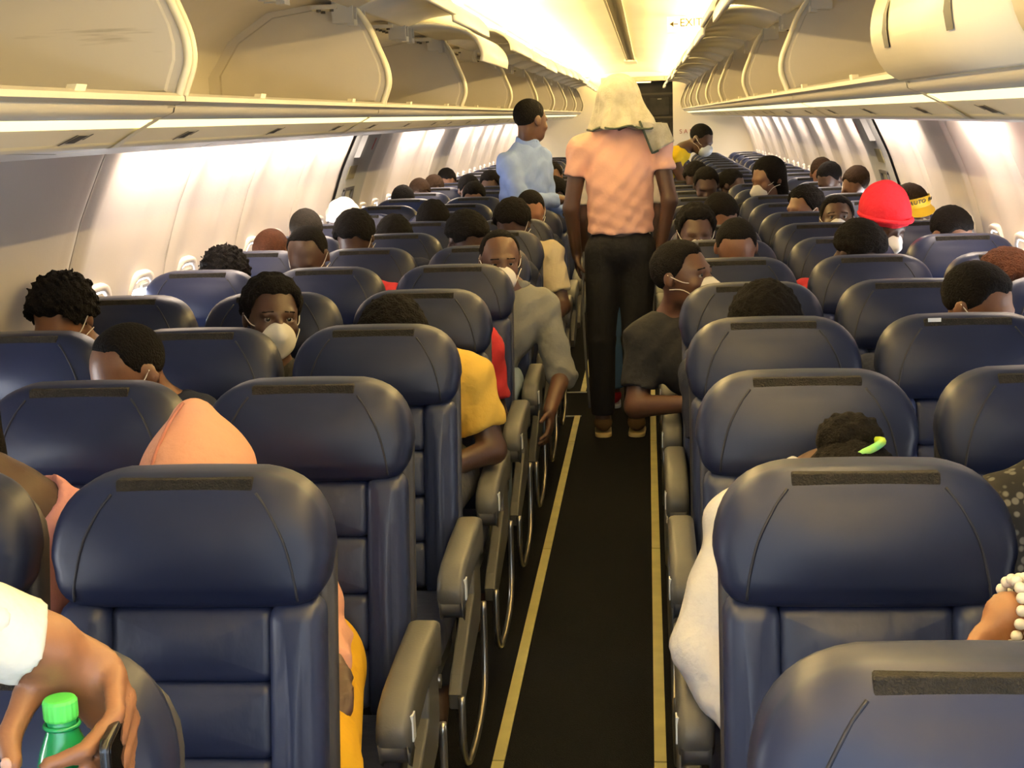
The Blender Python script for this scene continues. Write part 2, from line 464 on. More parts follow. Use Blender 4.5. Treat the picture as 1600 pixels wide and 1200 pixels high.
for s, wl in ((-1, wall_left), (1, wall_right)):
    ea, eb = EXIT_R[s]
    for k in range(-12, 13):
        y = ea+k if k <= 0 else eb+(k-1)
        if not (Y0+0.2 < y < Y1-0.2): continue
        zs = np.linspace(0.10, 1.62, 14); V = []; F = []
        for z in zs: V += [(s*(wx(z)+0.02), y-0.009, z), (s*(wx(z)-0.010), y-0.006, z), (s*(wx(z)-0.010), y+0.006, z), (s*(wx(z)+0.02), y+0.009, z)]
        for i in range(len(zs)-1):
            for q in range(3): F.append((i*4+q, i*4+q+1, i*4+q+5, i*4+q+4))
        link('panel_rib', mesh('panel_rib', V, F), ribm, wl)
# overwing exit hatches
for i, s in enumerate((-1, 1)):
    ea, eb = EXIT_R[s]
    d = empty('door_%d' % (i+1), (s*wx(1.0), (ea+eb)/2, 0.0)); tag(d, kind='structure')
    zs = np.linspace(0.45, 1.62, 22); V = []; F = []; n = 12
    for k in range(n+1):
        u = k/n; yy = -(eb-ea)/2+0.01+(eb-ea-0.02)*u
        for z in zs:
            rel = 0.03+(0.02 if 0.08 < u < 0.92 else 0.0)
            V.append((s*(wx(z)-rel-wx(1.0)), yy, z))
    m = len(zs)
    for k in range(n):
        for j in range(m-1): F.append((k*m+j, (k+1)*m+j, (k+1)*m+j+1, k*m+j+1))
    link('hatch_panel', mesh('hatch_panel', V, F, True), exitgrey, d)
    def hb(u0, u1, z0, z1, dd):
        v = [(s*(wx(z)-wx(1.0)-0.05-q), u, z) for u in (u0, u1) for z in (z0, z1) for q in (0.0, dd)]
        return v, [(0, 1, 3, 2), (4, 6, 7, 5), (0, 4, 5, 1), (2, 3, 7, 6), (0, 2, 6, 4), (1, 5, 7, 3)]
    hc = link('handle_cover', mesh('handle_cover', *hb(-0.30, 0.02, 1.47, 1.60, 0.035)), exitgrey, d)
    link('cover_mark', mesh('cover_mark', *hb(-0.02, 0.01, 1.51, 1.58, 0.037)), exitred, hc)
    link('placard', mesh('placard', *hb(-0.32, -0.10, 1.34, 1.42, 0.006)), mat('placard_olive', (0.20, 0.18, 0.10), 0.5), d)
    rec = merge(hb(-0.30, -0.27, 1.06, 1.28, 0.012), hb(-0.05, -0.02, 1.06, 1.28, 0.012), hb(-0.30, -0.02, 1.27, 1.29, 0.012), hb(-0.30, -0.02, 1.05, 1.07, 0.012))
    link('handle_frame', mesh('handle_frame', *rec), mat('hatch_dark', (0.09, 0.09, 0.10), 0.5), d)
    link('hatch_handle', mesh('hatch_handle', *hb(-0.24, -0.08, 1.12, 1.17, 0.03)), screwm, d)

# rear bulkhead with galley doorway
XD0, XD1, ZD = -0.43, 0.575, 2.135
rw = empty('wall_back', (0, Y1, 0)); tag(rw, kind='structure')
rear = merge(box(-1.8, XD0, 0, 0.05, 0, 2.4), box(XD1, 1.8, 0, 0.05, 0, 2.4), box(XD0, XD1, 0, 0.05, ZD, 2.42))
link('bulkhead_panel', mesh('bulkhead_panel', *rear), rearm, rw)
text_mesh('S A F E T Y', 0.085, redtext, 'lettering', rw, Matrix.Translation((0.86, -0.004, 1.41)) @ FACE_CAM)
hd = link('doorway_header', mesh('doorway_header', *box(XD0, XD1, -0.03, 0.02, ZD-0.005, ZD+0.055)), mat('header_taupe', (0.30, 0.24, 0.15), 0.5), rw)
link('header_mark', mesh('header_mark', *merge(box(0.45, 0.475, -0.034, -0.031, ZD+0.006, ZD+0.05), box(0.49, 0.52, -0.034, -0.031, ZD+0.006, ZD+0.05))), screwm, hd)
link('header_lamp', mesh('header_lamp', *box(-0.30, 0.27, -0.02, 0.0, ZD-0.03, ZD-0.012)), glowm, hd)
g = empty('galley_unit', (0, Y1+1.3, 0)); tag(g, 'dark galley cabinet seen through the rear doorway', 'galley')
link('cabinet_body', mesh('cabinet_body', *box(-1.5, 1.5, 0, 0.5, 0, 2.3)), galleym, g)
for zz in (0.9, 1.25, 1.6, 1.95):
    link('shelf_edge', mesh('shelf_edge', *box(-1.4, 1.4, -0.03, 0, zz, zz+0.03)), mat('galley_edge', (0.16, 0.14, 0.10), 0.5), g)
for xx, zz in ((-0.3, 1.28), (0.05, 1.28), (0.4, 1.28), (-0.3, 1.63), (0.05, 1.63), (0.4, 1.63), (0.05, 0.93), (0.4, 0.93)):
    V, F = pillow(rrect(0.3, 0.28, 0.02), 0.03, 0.008)
    V = [(x+xx, y-0.02, z+zz+0.15) for x, y, z in V]
    dr = link('galley_door', mesh('galley_door', V, F), galleym, g)
    link('latch', mesh('latch', *box(xx-0.03, xx+0.03, -0.035, -0.02, zz+0.25, zz+0.265)), metal, dr)

# added low blockers behind the camera, keeping light off the lower headrests
fw = empty('front_blocker', (0, Y0, 0)); tag(fw, kind='structure')
for s in (-1, 1):
    link('light_block', mesh('light_block', *box(min(s*0.30, s*1.78), max(s*0.30, s*1.78), -0.04, 0, 0, 0.85)), rearm, fw)

# floor path strips
for s in (-1, 1):
    ys = [Y0, 1.66, 3.55, 5.45, 7.35] + ([8.02] if s < 0 else [9.25]) + ([8.75] if s < 0 else []) + [11.0, 13, 15, 17, 19, 20.8]
    for a, b in zip(ys, ys[1:]):
        if s < 0 and abs(a-8.02) < 1e-6: continue
        link('path_strip', mesh('path_strip', *box(s*0.2125-0.016, s*0.2125+0.016, a+0.004, b-0.004, 0.0005, 0.006)), stripm, fl)
for y in (8.0, 8.72):
    link('cross_strip', mesh('cross_strip', *box(-0.75, -0.19, y, y+0.02, 0.0005, 0.005)), stripw, fl)

# ------------------------------------------------------------------ overhead bins
DIV = {-1: [-1.6, 0.6, 2.8, 5.0, 7.15, 9.6, 11.85, 14.05, 16.2, 18.4, 20.6], 1: [-1.45, 0.75, 2.97, 5.25, 7.26, 9.66, 11.75, 13.9, 16.1, 18.3, 20.6]}
LIP = [(0.700, 1.725), (0.692, 1.748), (0.676, 1.790), (0.674, 1.825), (0.682, 1.865), (0.706, 1.925), (0.735, 1.995), (0.785, 2.066)]
FAR = [(0.90, 2.075), (1.08, 2.05), (1.22, 1.96), (1.30, 1.84), (1.30, 1.76), (1.26, 1.735)]
SIDE_TXT = {-1: 'on the pale blue shirt side', 1: 'on the red knit cap side'}
sc_m = mat('bin_scuffed', (0.56, 0.52, 0.43), 0.5, bump=(40, 0.03), var=(2.0, 0.9))
nt = sc_m.node_tree                                # dark scuff marks left by luggage
n_ = nt.nodes.new('ShaderNodeTexNoise'); n_.inputs['Scale'].default_value = 7; n_.inputs['Detail'].default_value = 6
mp_ = nt.nodes.new('ShaderNodeMapping'); mp_.inputs['Scale'].default_value = (0.45, 1, 5.5); tc_ = nt.nodes.new('ShaderNodeTexCoord')
nt.links.new(tc_.outputs['Object'], mp_.inputs['Vector']); nt.links.new(mp_.outputs['Vector'], n_.inputs['Vector'])
rp_ = nt.nodes.new('ShaderNodeValToRGB'); rp_.color_ramp.elements[0].position = 0.60; rp_.color_ramp.elements[1].position = 0.70
rp_.color_ramp.elements[0].color = (0.56, 0.52, 0.43, 1); rp_.color_ramp.elements[1].color = (0.30, 0.265, 0.20, 1)
nt.links.new(n_.outputs['Fac'], rp_.inputs['Fac']); nt.links.new(rp_.outputs['Color'], nt.nodes['Principled BSDF'].inputs['Base Color'])
def door_profile(ang):
    # closed door outline relative to the hinge, swung open by ang
    cl = [(0.0, 0.0), (-0.055, -0.055), (-0.105, -0.13), (-0.140, -0.21), (-0.142, -0.275), (-0.118, -0.325), (-0.085, -0.348)]
    c, s_ = math.cos(ang), math.sin(ang)
    return [(x*c+z*s_, z*c-x*s_) for x, z in cl]
def make_bin(s, k, a, b):
    L = b-a
    closed = (s > 0 and b < 3.1)
    root = empty('overhead_bin', (s*0.70, a, 1.725))
    X = lambda x: s*(x-0.70)
    Z = lambda z: z-1.725
    mi = sc_m if (s < 0 and abs(b-2.8) < .01) else binin
    # tub: floor, back, top
    pr = [(X(x), Z(z)) for x, z in ([(0.72, 1.738)]+list(reversed(FAR))+[(0.80, 2.075)])]
    pr2 = [(X(x), Z(z)) for x, z in ([(0.70, 1.722), (1.28, 1.72), (1.33, 1.76), (1.33, 1.86), (1.25, 1.98), (1.09, 2.075), (0.90, 2.095), (0.80, 2.09)])]
    link('bin_tub', mesh('bin_tub', *merge(sweep_y(pr, 0.003, L-0.003, 1), sweep_y(pr2, 0.003, L-0.003, 1)), True), mi, root)
    # end walls with an inset step
    ring = LIP+FAR
    for yy, nm in ((0.017, 'end_wall'), (L-0.017, 'end_wall')):
        n = len(ring); V = []; F = []
        cx = sum(p[0] for p in ring)/n; cz = sum(p[1] for p in ring)/n
        dirn = 1 if yy < 0.1 else -1
        for sc, dy in ((1.0, 0.0), (0.90, 0.0), (0.88, 0.004*dirn)):
            V += [(X(cx+(x-cx)*sc), yy+dy, Z(cz+(z-cz)*sc)) for x, z in ring]
        for q in range(2):
            for i in range(n): F.append((q*n+i, q*n+(i+1) % n, (q+1)*n+(i+1) % n, (q+1)*n+i))
        F.append(tuple(2*n+i for i in range(n)))
        link(nm, mesh(nm, V, F), mi, root)
        rim = smooth_path([(X(x), yy, Z(z)) for x, z in LIP], 3)
        link('end_rim', mesh('end_rim', *tube(rim, 0.0085, 6), True), lipm, root)
    # lower rail with catches
    rail = [(X(0.700), Z(1.738)), (X(0.690), Z(1.732)), (X(0.690), Z(1.722)), (X(0.706), Z(1.716)), (X(0.74), Z(1.722)), (X(0.74), Z(1.738))]
    link('lower_rail', mesh('lower_rail', *sweep_y(rail, 0.003, L-0.003, 1, True)), lipm if closed else binm, root)
    for f in (0.27, 0.76):
        V, F = box(-0.010, 0.006, L*f-0.022, L*f+0.022, 0.006, 0.020)
        link('catch', mesh('catch', [(x, y+(0.015 if z > 0.01 else 0)*1, z) for x, y, z in V], F), lipm, root)
    # doors
    for j in (0, 1):
        y0 = L*j/2+0.012; y1 = L*(j+1)/2-0.012
        if closed: ang = 0.0
        else: ang = R(66+random.uniform(-4, 4))
        if s < 0 and abs(a-5.0) < .01 and j == 1: ang = R(50)
        dp = door_profile(ang)
        hx, hz = 0.785, 2.064
        dp = [(p.x, p.z) for p in smooth_path([(x, 0, z) for x, z in dp], 4)]
        pr = [(X(hx+x), Z(hz+z)) for x, z in dp]
        th = 0.016
        outer = []
        for i, p in enumerate(pr):
            q0 = pr[max(i-1, 0)]; q1 = pr[min(i+1, len(pr)-1)]
            t = (q1[0]-q0[0], q1[1]-q0[1]); l = math.hypot(*t)
            nrm = (-t[1]/l*th*s, t[0]/l*th*s)
            outer.append((p[0]+nrm[0]*-1*-1, p[1]+nrm[1]))
        loop = pr+list(reversed(outer))
        V, F = sweep_y(loop, y0, y1, 1, True); n = len(loop)
        for e in (0, n):
            for i in range(len(pr)-1): F.append((e+i, e+i+1, e+n-2-i, e+n-1-i))
        d = link('bin_door', mesh('bin_door', V, F, True), doorm if not closed else binm, root)
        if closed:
            # finger grips as flat patches, recess shade painted in, and a moulded band
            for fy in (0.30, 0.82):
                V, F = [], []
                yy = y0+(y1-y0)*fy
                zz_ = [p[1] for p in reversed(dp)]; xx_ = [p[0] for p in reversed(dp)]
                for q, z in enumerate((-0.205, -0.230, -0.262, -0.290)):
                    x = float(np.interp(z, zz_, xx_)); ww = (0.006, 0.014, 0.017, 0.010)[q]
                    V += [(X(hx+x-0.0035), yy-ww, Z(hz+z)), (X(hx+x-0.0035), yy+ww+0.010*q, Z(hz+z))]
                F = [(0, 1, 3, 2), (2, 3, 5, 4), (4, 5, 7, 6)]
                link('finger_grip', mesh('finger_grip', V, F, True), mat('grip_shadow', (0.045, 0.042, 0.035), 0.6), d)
        else:
            for q in (0.06, 0.94):
                yy = y0+(y1-y0)*q
                # hinge bracket: plate on the bin edge, arm up to the door, screws
                hb_ = merge(box(X(0.86)-0.045, X(0.86)+0.045, yy-0.05, yy+0.05, Z(2.046), Z(2.060)),
                            box(X(0.80)-0.035, X(0.80)+0.035, yy-0.038, yy-0.026, Z(2.00), Z(2.075)),
                            box(X(0.80)-0.035, X(0.80)+0.035, yy+0.026, yy+0.038, Z(2.00), Z(2.075)),
                            box(X(0.775)-0.012, X(0.775)+0.012, yy-0.03, yy+0.03, Z(1.992), Z(2.012)))
                h_ = link('hinge', mesh('hinge', *hb_), hingem, d)
                for ox, oy in ((-0.02, -0.035), (0.025, -0.035), (-0.02, 0.035), (0.025, 0.035)):
                    link('screw', mesh('screw', *tube([(X(0.86)+ox, yy+oy, Z(2.048)), (X(0.86)+ox, yy+oy, Z(2.038))], 0.008, 6)), screwm, h_)
    return root, closed
for s in (-1, 1):
    D_ = DIV[s]
    for k, (a, b) in enumerate(zip(D_, D_[1:])):
        root, closed = make_bin(s, k, a, b)
        if closed: tag(root, 'closed cream overhead bin with curved doors and dark finger grips', 'overhead bin', 'closed overhead bins')
        elif s < 0 and abs(b-2.8) < .01: tag(root, 'open empty overhead bin with dark luggage scuffs on its inner wall', 'overhead bin', 'open overhead bins')
        elif s < 0 and abs(a-5.0) < .01: tag(root, 'open overhead bin with one door drooping half shut above braided hair', 'overhead bin', 'open overhead bins')
        elif s > 0 and abs(a-2.97) < .01: tag(root, 'open empty overhead bin right beside the closed bin', 'overhead bin', 'open overhead bins')
        elif a < 9.0 < b: tag(root, 'open overhead bin above the overwing hatch '+SIDE_TXT[s], 'overhead bin', 'open overhead bins')
        elif b > 20.5: tag(root, 'open overhead bin touching the cream rear wall '+SIDE_TXT[s], 'overhead bin', 'open overhead bins')
        else: tag(root, 'open empty overhead bin '+SIDE_TXT[s], 'overhead bin', 'open overhead bins '+SIDE_TXT[s])
        # passenger service panel below the bin
        sp = empty('service_panel', (s*0.78, a, 1.68))
        tag(sp, 'beige service panel under the bins '+SIDE_TXT[s], 'service panel', 'service panels '+SIDE_TXT[s])
        if a < 9.0 < b: sp['label'] = 'beige service panel above the overwing hatch '+SIDE_TXT[s]
        elif b > 20.5: sp['label'] = 'beige service panel touching the rear wall '+SIDE_TXT[s]
        elif closed: sp['label'] = 'beige service panel under a closed overhead bin'
        X = lambda x: s*(x-0.78)
        Z = lambda z: z-1.68
        L = b-a
        def strip(name, prof, m, y0=0.004, y1=None):
            return link(name, mesh(name, *sweep_y([(X(x), Z(z)) for x, z in prof], y0, (L-0.004) if y1 is None else y1, 1), True), m, sp)
        strip('upper_fairing', [(0.712, 1.716), (0.716, 1.702), (0.735, 1.694), (0.752, 1.689)], binm)
        strip('glow_strip', [(0.752, 1.689), (0.766, 1.684), (0.782, 1.674)], glowm)  # pale yellow band, kept bright by emission in its own material
        strip('panel_face', [(0.782, 1.674), (0.786, 1.670), (0.826, 1.648), (0.834, 1.640), (0.845, 1.637)], psum)
        strip('lower_edge', [(0.824, 1.6500), (0.830, 1.6435), (0.838, 1.640)], lipm)
        strip('valance', [(0.838, 1.641), (0.95, 1.634), (1.10, 1.640), (1.30, 1.622), (1.345, 1.606), (1.35, 1.625), (1.53, 1.66)], wallm)
        V, F = sweep_y([(X(x), Z(z)) for x, z in [(0.708, 1.714), (0.748, 1.686), (0.779, 1.670), (0.832, 1.638), (0.95, 1.628), (1.15, 1.634)]], L-0.04, L-0.004, 1)
        link('joint_cover', mesh('joint_cover', V, F, True), lipm, sp)
        yy = 0.30
        while yy < L-0.1:
            # printed row placard: slanted stroke plus block
            def on(x0, t):    # point on the face plane
                return X(0.786+0.040*t-0.0012), Z(1.670-0.022*t-0.0022)
            V = []; F = []
            for (u0, u1, t0, t1) in ((0.0, 0.010, 0.15, 0.95), (0.018, 0.062, 0.22, 0.80), (0.066, 0.076, 0.1, 0.55)):
                i = len(V)
                V += [(*[on(0, t0)[0]], yy+u0+0.02*(1-t0), on(0, t0)[1]), (on(0, t0)[0], yy+u1+0.02*(1-t0), on(0, t0)[1]), (on(0, t1)[0], yy+u1+0.02*(1-t1), on(0, t1)[1]), (on(0, t1)[0], yy+u0+0.02*(1-t1), on(0, t1)[1])]
                F.append((i, i+1, i+2, i+3))
            link('row_placard', mesh('row_placard', V, F), placm, sp)
            yy += 0.787

# ------------------------------------------------------------------ seats
PITCH, YROW1 = 0.787, 2.1235
def row_y(n): return YROW1+(n-1)*PITCH
SEAT_X = {'window': 1.476, 'middle': 0.9955, 'aisle': 0.515}
def yb_(z): return -(1.143-z)*0.19            # reclined front plane of the back
def shear(VF, dy=0.0, cx=0.0):
    V, F = VF; return [(x+cx, y+dy+yb_(z), z) for x, y, z in V], F
def bez(p0, p1, p2, n=7): return [((1-t)**2*p0[0]+2*t*(1-t)*p1[0]+t*t*p2[0], (1-t)**2*p0[1]+2*t*(1-t)*p1[1]+t*t*p2[1]) for t in [i/n for i in range(n+1)]]
hl = bez((0.150, 0.938), (0.214, 0.938), (0.2175, 0.995), 8)+[(0.2225, 1.015)]+bez((0.222, 1.03), (0.212, 1.130), (0.112, 1.143), 9)
head_out = hl+[(0.05, 1.1445), (0.0, 1.145), (-0.05, 1.1445)]+[(-x, z) for x, z in reversed(hl)]+[(-0.08, 0.9375), (0, 0.937), (0.08, 0.9375)]
SM = {}
SM['headrest'] = mesh('headrest', *shear(pillow(head_out, 0.115, 0.036, 0.022, nr=5, caps=5), -0.022), True)
V, F = [], []
seamL = smooth_path([(0.114, 0, 1.118), (0.135, 0, 1.09), (0.158, 0, 1.045), (0.172, 0, 0.99), (0.176, 0, 0.955)], 4)
hcv = sum(p[1] for p in head_out)/len(head_out)
def face_y(x, z):
    b_ = 0.022*max(0, 1-(x/0.1865)**2)*max(0, 1-((z-hcv)/0.07)**2)
    dz = max(0, z-1.107, 0.973-z); return yb_(z)-0.022-b_+0.036-math.sqrt(max(0, 0.036**2-min(dz, 0.035)**2))
for sg, nm in ((1, 'headrest_seam'), (-1, 'headrest_seam_m')):
    SM[nm] = mesh('headrest_seam', *tube([(sg*p.x, face_y(p.x, p.z)-0.0005, p.z) for p in seamL], 0.0024, 5), True)
SM['velcro_strip'] = mesh('velcro_strip', *shear(pillow(rrect(0.215, 0.020, 0.003, 2, 0, 1.129), 0.02, 0.002), -0.0185))
for i in range(4):
    zc = 0.880-0.117*i
    V, F = shear(pillow(rrect(0.262, 0.118, 0.018, 4, 0, zc), 0.07, 0.017, 0.012, nr=3, caps=3), 0.004)
    SM['back_panel%d' % i] = mesh('back_panel', V, F, True)
V, F = shear(pillow(rrect(0.084, 0.50, 0.030, 5, 0, 0.70), 0.085, 0.028, 0.008, nr=4, caps=3), -0.018)
SM['side_bolster'] = mesh('side_bolster', V, F, True)
V, F = shear(pillow(rrect(0.425, 0.72, 0.09, 5, 0, 0.745), 0.055, 0.02), 0.070); SM['back_shell'] = mesh('back_shell', V, F, True)
V, F = pillow(rrect(0.425, 0.47, 0.05, 5, 0, -0.385), 0.10, 0.035, 0.012, nr=4, caps=4)
SM['seat_cushion'] = mesh('seat_cushion', [(x, y, 0.485-d) for x, d, y in V], F, True)
V, F = pillow(rrect(0.40, 0.40, 0.03, 3, 0, -0.37), 0.045, 0.01); SM['seat_pan'] = mesh('seat_pan', [(x, y, 0.385-d) for x, d, y in V], F)
def yz_slab(out, x0, x1, r):
    V, F = pillow(out, abs(x1-x0), r, 0.0, nr=3, caps=1)
    return [(min(x0, x1)+d, u, v) for u, d, v in V], F
arm_out = [(-0.07, 0.545), (-0.055, 0.60), (-0.06, 0.645), (-0.09, 0.655), (-0.25, 0.648), (-0.40, 0.635), (-0.455, 0.620), (-0.482, 0.590), (-0.485, 0.555), (-0.465, 0.530), (-0.42, 0.533), (-0.25, 0.565), (-0.12, 0.56)]
SM['armrest'] = mesh('armrest', *yz_slab(arm_out, -0.033, 0.033, 0.016), True)
tipo = [(-0.43, 0.545), (-0.485, 0.553), (-0.468, 0.522), (-0.440, 0.505), (-0.41, 0.52)]
SM['armrest_tip'] = mesh('armrest_tip', *yz_slab(list(reversed(tipo)), -0.027, 0.027, 0.008), True)
SM['armrest_inner'] = mesh('armrest', *yz_slab(arm_out, -0.026, 0.026, 0.014), True)
SM['armrest_inner_tip'] = mesh('armrest_tip', *yz_slab(list(reversed(tipo)), -0.022, 0.022, 0.007), True)
SM['arm_sticker'] = mesh('arm_sticker', *box(-0.003, 0.003, -0.46, -0.435, 0.555, 0.605))
post = [(-0.075, 0.56), (-0.055, 0.60), (-0.115, 0.61), (-0.17, 0.56), (-0.20, 0.44), (-0.42, 0.33), (-0.47, 0.30), (-0.46, 0.265), (-0.40, 0.262), (-0.13, 0.34), (-0.085, 0.42)]
post = [(-0.02, 0.60), (-0.13, 0.60), (-0.16, 0.47), (-0.43, 0.36), (-0.475, 0.325), (-0.465, 0.285), (-0.42, 0.275), (-0.06, 0.36), (-0.02, 0.42)]
SM['arm_panel'] = mesh('arm_panel', *yz_slab(post, -0.016, 0.016, 0.006))
bar = smooth_path([(0, -0.02, 0.40), (0, -0.03, 0.25), (0, -0.08, 0.16), (0, -0.25, 0.12), (0, -0.42, 0.13), (0, -0.50, 0.20), (0, -0.50, 0.33)], 5)
SM['baggage_bar'] = mesh('baggage_bar', *tube(bar, 0.009, 8), True)
SM['front_leg'] = mesh('front_leg', *tube(smooth_path([(0, -0.46, 0.36), (0, -0.42, 0.2), (0, -0.40, 0.0)], 4), 0.015, 8), True)
SM['rear_leg'] = mesh('rear_leg', *tube(smooth_path([(0, -0.14, 0.36), (0, -0.06, 0.18), (0, -0.04, 0.0)], 4), 0.015, 8), True)
SM['cross_tube'] = mesh('cross_tube', *tube([(-0.205, -0.44, 0.345), (0.205, -0.44, 0.345)], 0.018, 8), True)
belt = smooth_path([(-0.188, -0.17, 0.486), (-0.186, -0.30, 0.488), (-0.13, -0.43, 0.4945), (-0.04, -0.45, 0.497), (0.05, -0.45, 0.497)], 4)
SM['seat_belt'] = mesh('seat_belt', *merge(([(p.x, p.y-0.02, p.z) for p in belt]+[(p.x, p.y+0.02, p.z+0.001) for p in belt], [(i, i+1, len(belt)+i+1, len(belt)+i) for i in range(len(belt)-1)])))
SM['belt_buckle'] = mesh('belt_buckle', *box(0.03, 0.09, -0.475, -0.425, 0.493, 0.507))
def part(key, name, m, parent, loc=None): 
    return link(name, SM[key], m, parent, loc)
def make_seat(kind, s, detail):
    """s = -1 / +1 side of the cabin; the aisle lies at -s in local x."""
    r = empty('airline_seat')
    hd_ = part('headrest', 'headrest', leather_head, r)
    if detail:
        part('headrest_seam', 'headrest_seam', piping, hd_); part('headrest_seam_m', 'headrest_seam', piping, hd_)
    part('velcro_strip', 'velcro_strip', velcro, r)
    for i in range(4): part('back_panel%d' % i, 'back_panel', leather, r)
    for sx in (-1, 1): part('side_bolster', 'side_bolster', leather, r, (sx*0.168, 0, 0))
    part('back_shell', 'back_shell', shellm, r)
    part('seat_cushion', 'seat_cushion', leather, r)
    if detail:
        part('seat_pan', 'seat_pan', shellm, r); part('cross_tube', 'cross_tube', metal, r)
    sides = [(-s, kind == 'aisle')]
    for sx, ais in sides:
        a = part('armrest' if ais else 'armrest_inner', 'armrest', armm, r, (sx*(0.2415 if ais else 0.2400), 0, 0))
        if detail:
            part('armrest_tip' if ais else 'armrest_inner_tip', 'armrest_tip', armdark, a)
            if ais: part('arm_sticker', 'arm_sticker', sticker, a, (sx*0.033, 0, 0))
        if ais:
            part('arm_panel', 'arm_panel', armm, r, (sx*0.2415, 0, 0))
            if detail: part('baggage_bar', 'baggage_bar', metal, r, (sx*0.262, 0, 0))
    if kind != 'middle':
        part('front_leg', 'front_leg', metal, r, (-s*0.10, 0, 0)); part('rear_leg', 'rear_leg', metal, r, (-s*0.10, 0, 0))
    if detail:
        part('seat_belt', 'seat_belt', mat('belt_webbing', (0.02, 0.022, 0.03), 0.8), r); part('belt_buckle', 'belt_buckle', brass, r)
    return r
SEAT_LABEL = {
    (0, 'aisle', 1): 'navy aisle seat with brown velcro strip below the bead bracelet arm',
    (0, 'aisle', -1): 'navy aisle seat behind the hand with the green bottle',
    (1, 'aisle', -1): 'empty navy leather aisle seat right in front of the peach hood',
    (1, 'aisle', 1): 'navy leather aisle seat between the green hair tie and the bead bracelet',
    (1, 'middle', -1): 'navy middle seat beside the passenger in the pink tank top',
    (2, 'aisle', -1): 'navy aisle seat standing behind the peach-hooded passenger in yellow trousers',
    (2, 'middle', -1): 'navy middle seat behind the pink tank top',
    (2, 'aisle', 1): 'navy aisle seat behind the bun with the green hair tie',
    (2, 'middle', 1): 'navy middle seat behind the dark lace top',
    (3, 'aisle', -1): 'navy aisle seat in front of the yellow T-shirt arm',
    (3, 'middle', -1): 'navy middle seat in front of the braided passenger with a cone mask',
    (3, 'window', -1): 'navy window seat in front of the messy afro hair',
    (3, 'aisle', 1): 'navy aisle seat with a dark round head of hair just above its top',
    (3, 'middle', 1): 'navy middle seat with a white tag on its velcro strip',
    (4, 'aisle', -1): 'navy aisle seat behind the yellow T-shirt, in front of the red sleeve',
    (4, 'middle', -1): 'navy middle seat behind the braided passenger with a cone mask',
    (4, 'window', -1): 'navy window seat behind the messy afro hair beside the wall',
    (4, 'aisle', 1): 'navy aisle seat in front of the black T-shirt man leaning out',
    (4, 'middle', 1): 'navy middle seat behind the turned head with a mask strap on its ear',
    (5, 'aisle', -1): 'navy aisle seat in front of the man in the open grey shirt',
    (5, 'middle', -1): 'navy middle seat in front of the bowed head in a red top',
    (5, 'window', -1): 'navy window seat in front of the braided head by the wall',
    (5, 'aisle', 1): 'navy aisle seat in front of the bowed bald forehead',
    (5, 'middle', 1): 'navy middle seat in front of the round black hair and red top',
    (6, 'window', 1): 'navy window seat below the short-haired head leaning on the wall',
    (7, 'window', 1): 'navy window seat in front of the yellow headband',
}
SEATS = {}
protos = {}
NROWS = 24
for n in range(0, NROWS):
    for s in (-1, 1):
        for kind in ('window', 'middle', 'aisle'):
            if n == 0 and kind == 'window': continue
            if n == 1 and kind == 'window': continue
            det = n <= 8
            key = (kind, s, det)
            if key not in protos:
                o = make_seat(kind, s, det); protos[key] = o
            else: o = copy_tree(protos[key])
            o.location = (s*SEAT_X[kind], row_y(n), 0)
            side = SIDE_TXT[s]
            if (n, kind, s) in SEAT_LABEL:
                tag(o, SEAT_LABEL[(n, kind, s)], 'seat', 'navy leather cabin seats')
            else:
                zone = 'near' if n <= 4 else ('mid-cabin' if n <= 10 else 'rear')
                tag(o, 'navy %s seat in the %s rows %s' % (kind, zone, side), 'seat', '%s %s seats %s' % (zone, kind, side))
            SEATS[(n, kind, s)] = o

o_ = SEATS[(3, 'middle', 1)]
link('paper_tag', mesh('paper_tag', *box(-0.098, -0.066, -0.0205, -0.018, 1.128, 1.142)), sticker, o_)

# ------------------------------------------------------------------ people
def skinm(k):
    c = {'a': (0.085, 0.040, 0.024), 'b': (0.055, 0.027, 0.018), 'c': (0.14, 0.066, 0.038), 'd': (0.035, 0.019, 0.014), 'e': (0.24, 0.115, 0.062), 'f': (0.20, 0.088, 0.042)}[k]
    return mat('skin_'+k, c, 0.47, bump=(160, 0.05), var=(18, 1.18))
def clothm(name, col, wr=0.35): return mat('cloth_'+name, col, 0.85, bump=(26, wr), var=(8, 0.95), spec=0.25)
HAIRC = {'black': (0.006, 0.005, 0.005), 'brown': (0.030, 0.017, 0.010), 'grey': (0.022, 0.019, 0.016), 'rust': (0.055, 0.020, 0.010)}
def hairm(k): return mat('hair_'+k, HAIRC[k], 0.85, bump=(170, 0.8), var=(60, 1.5), spec=0.12)
maskm = mat('white_mask', (0.78, 0.77, 0.74), 0.75, bump=(60, 0.08))
maskb = mat('pale_surgical_mask', (0.62, 0.70, 0.80), 0.75)
eyew = mat('eye_white', (0.30, 0.26, 0.23), 0.25); eyed = mat('eye_dark', (0.01, 0.007, 0.005), 0.15)
def headrot(yaw, pitch, roll):
    return np.array(Matrix.Rotation(R(yaw), 3, 'Z') @ Matrix.Rotation(R(pitch), 3, 'X') @ Matrix.Rotation(R(roll), 3, 'Y'))
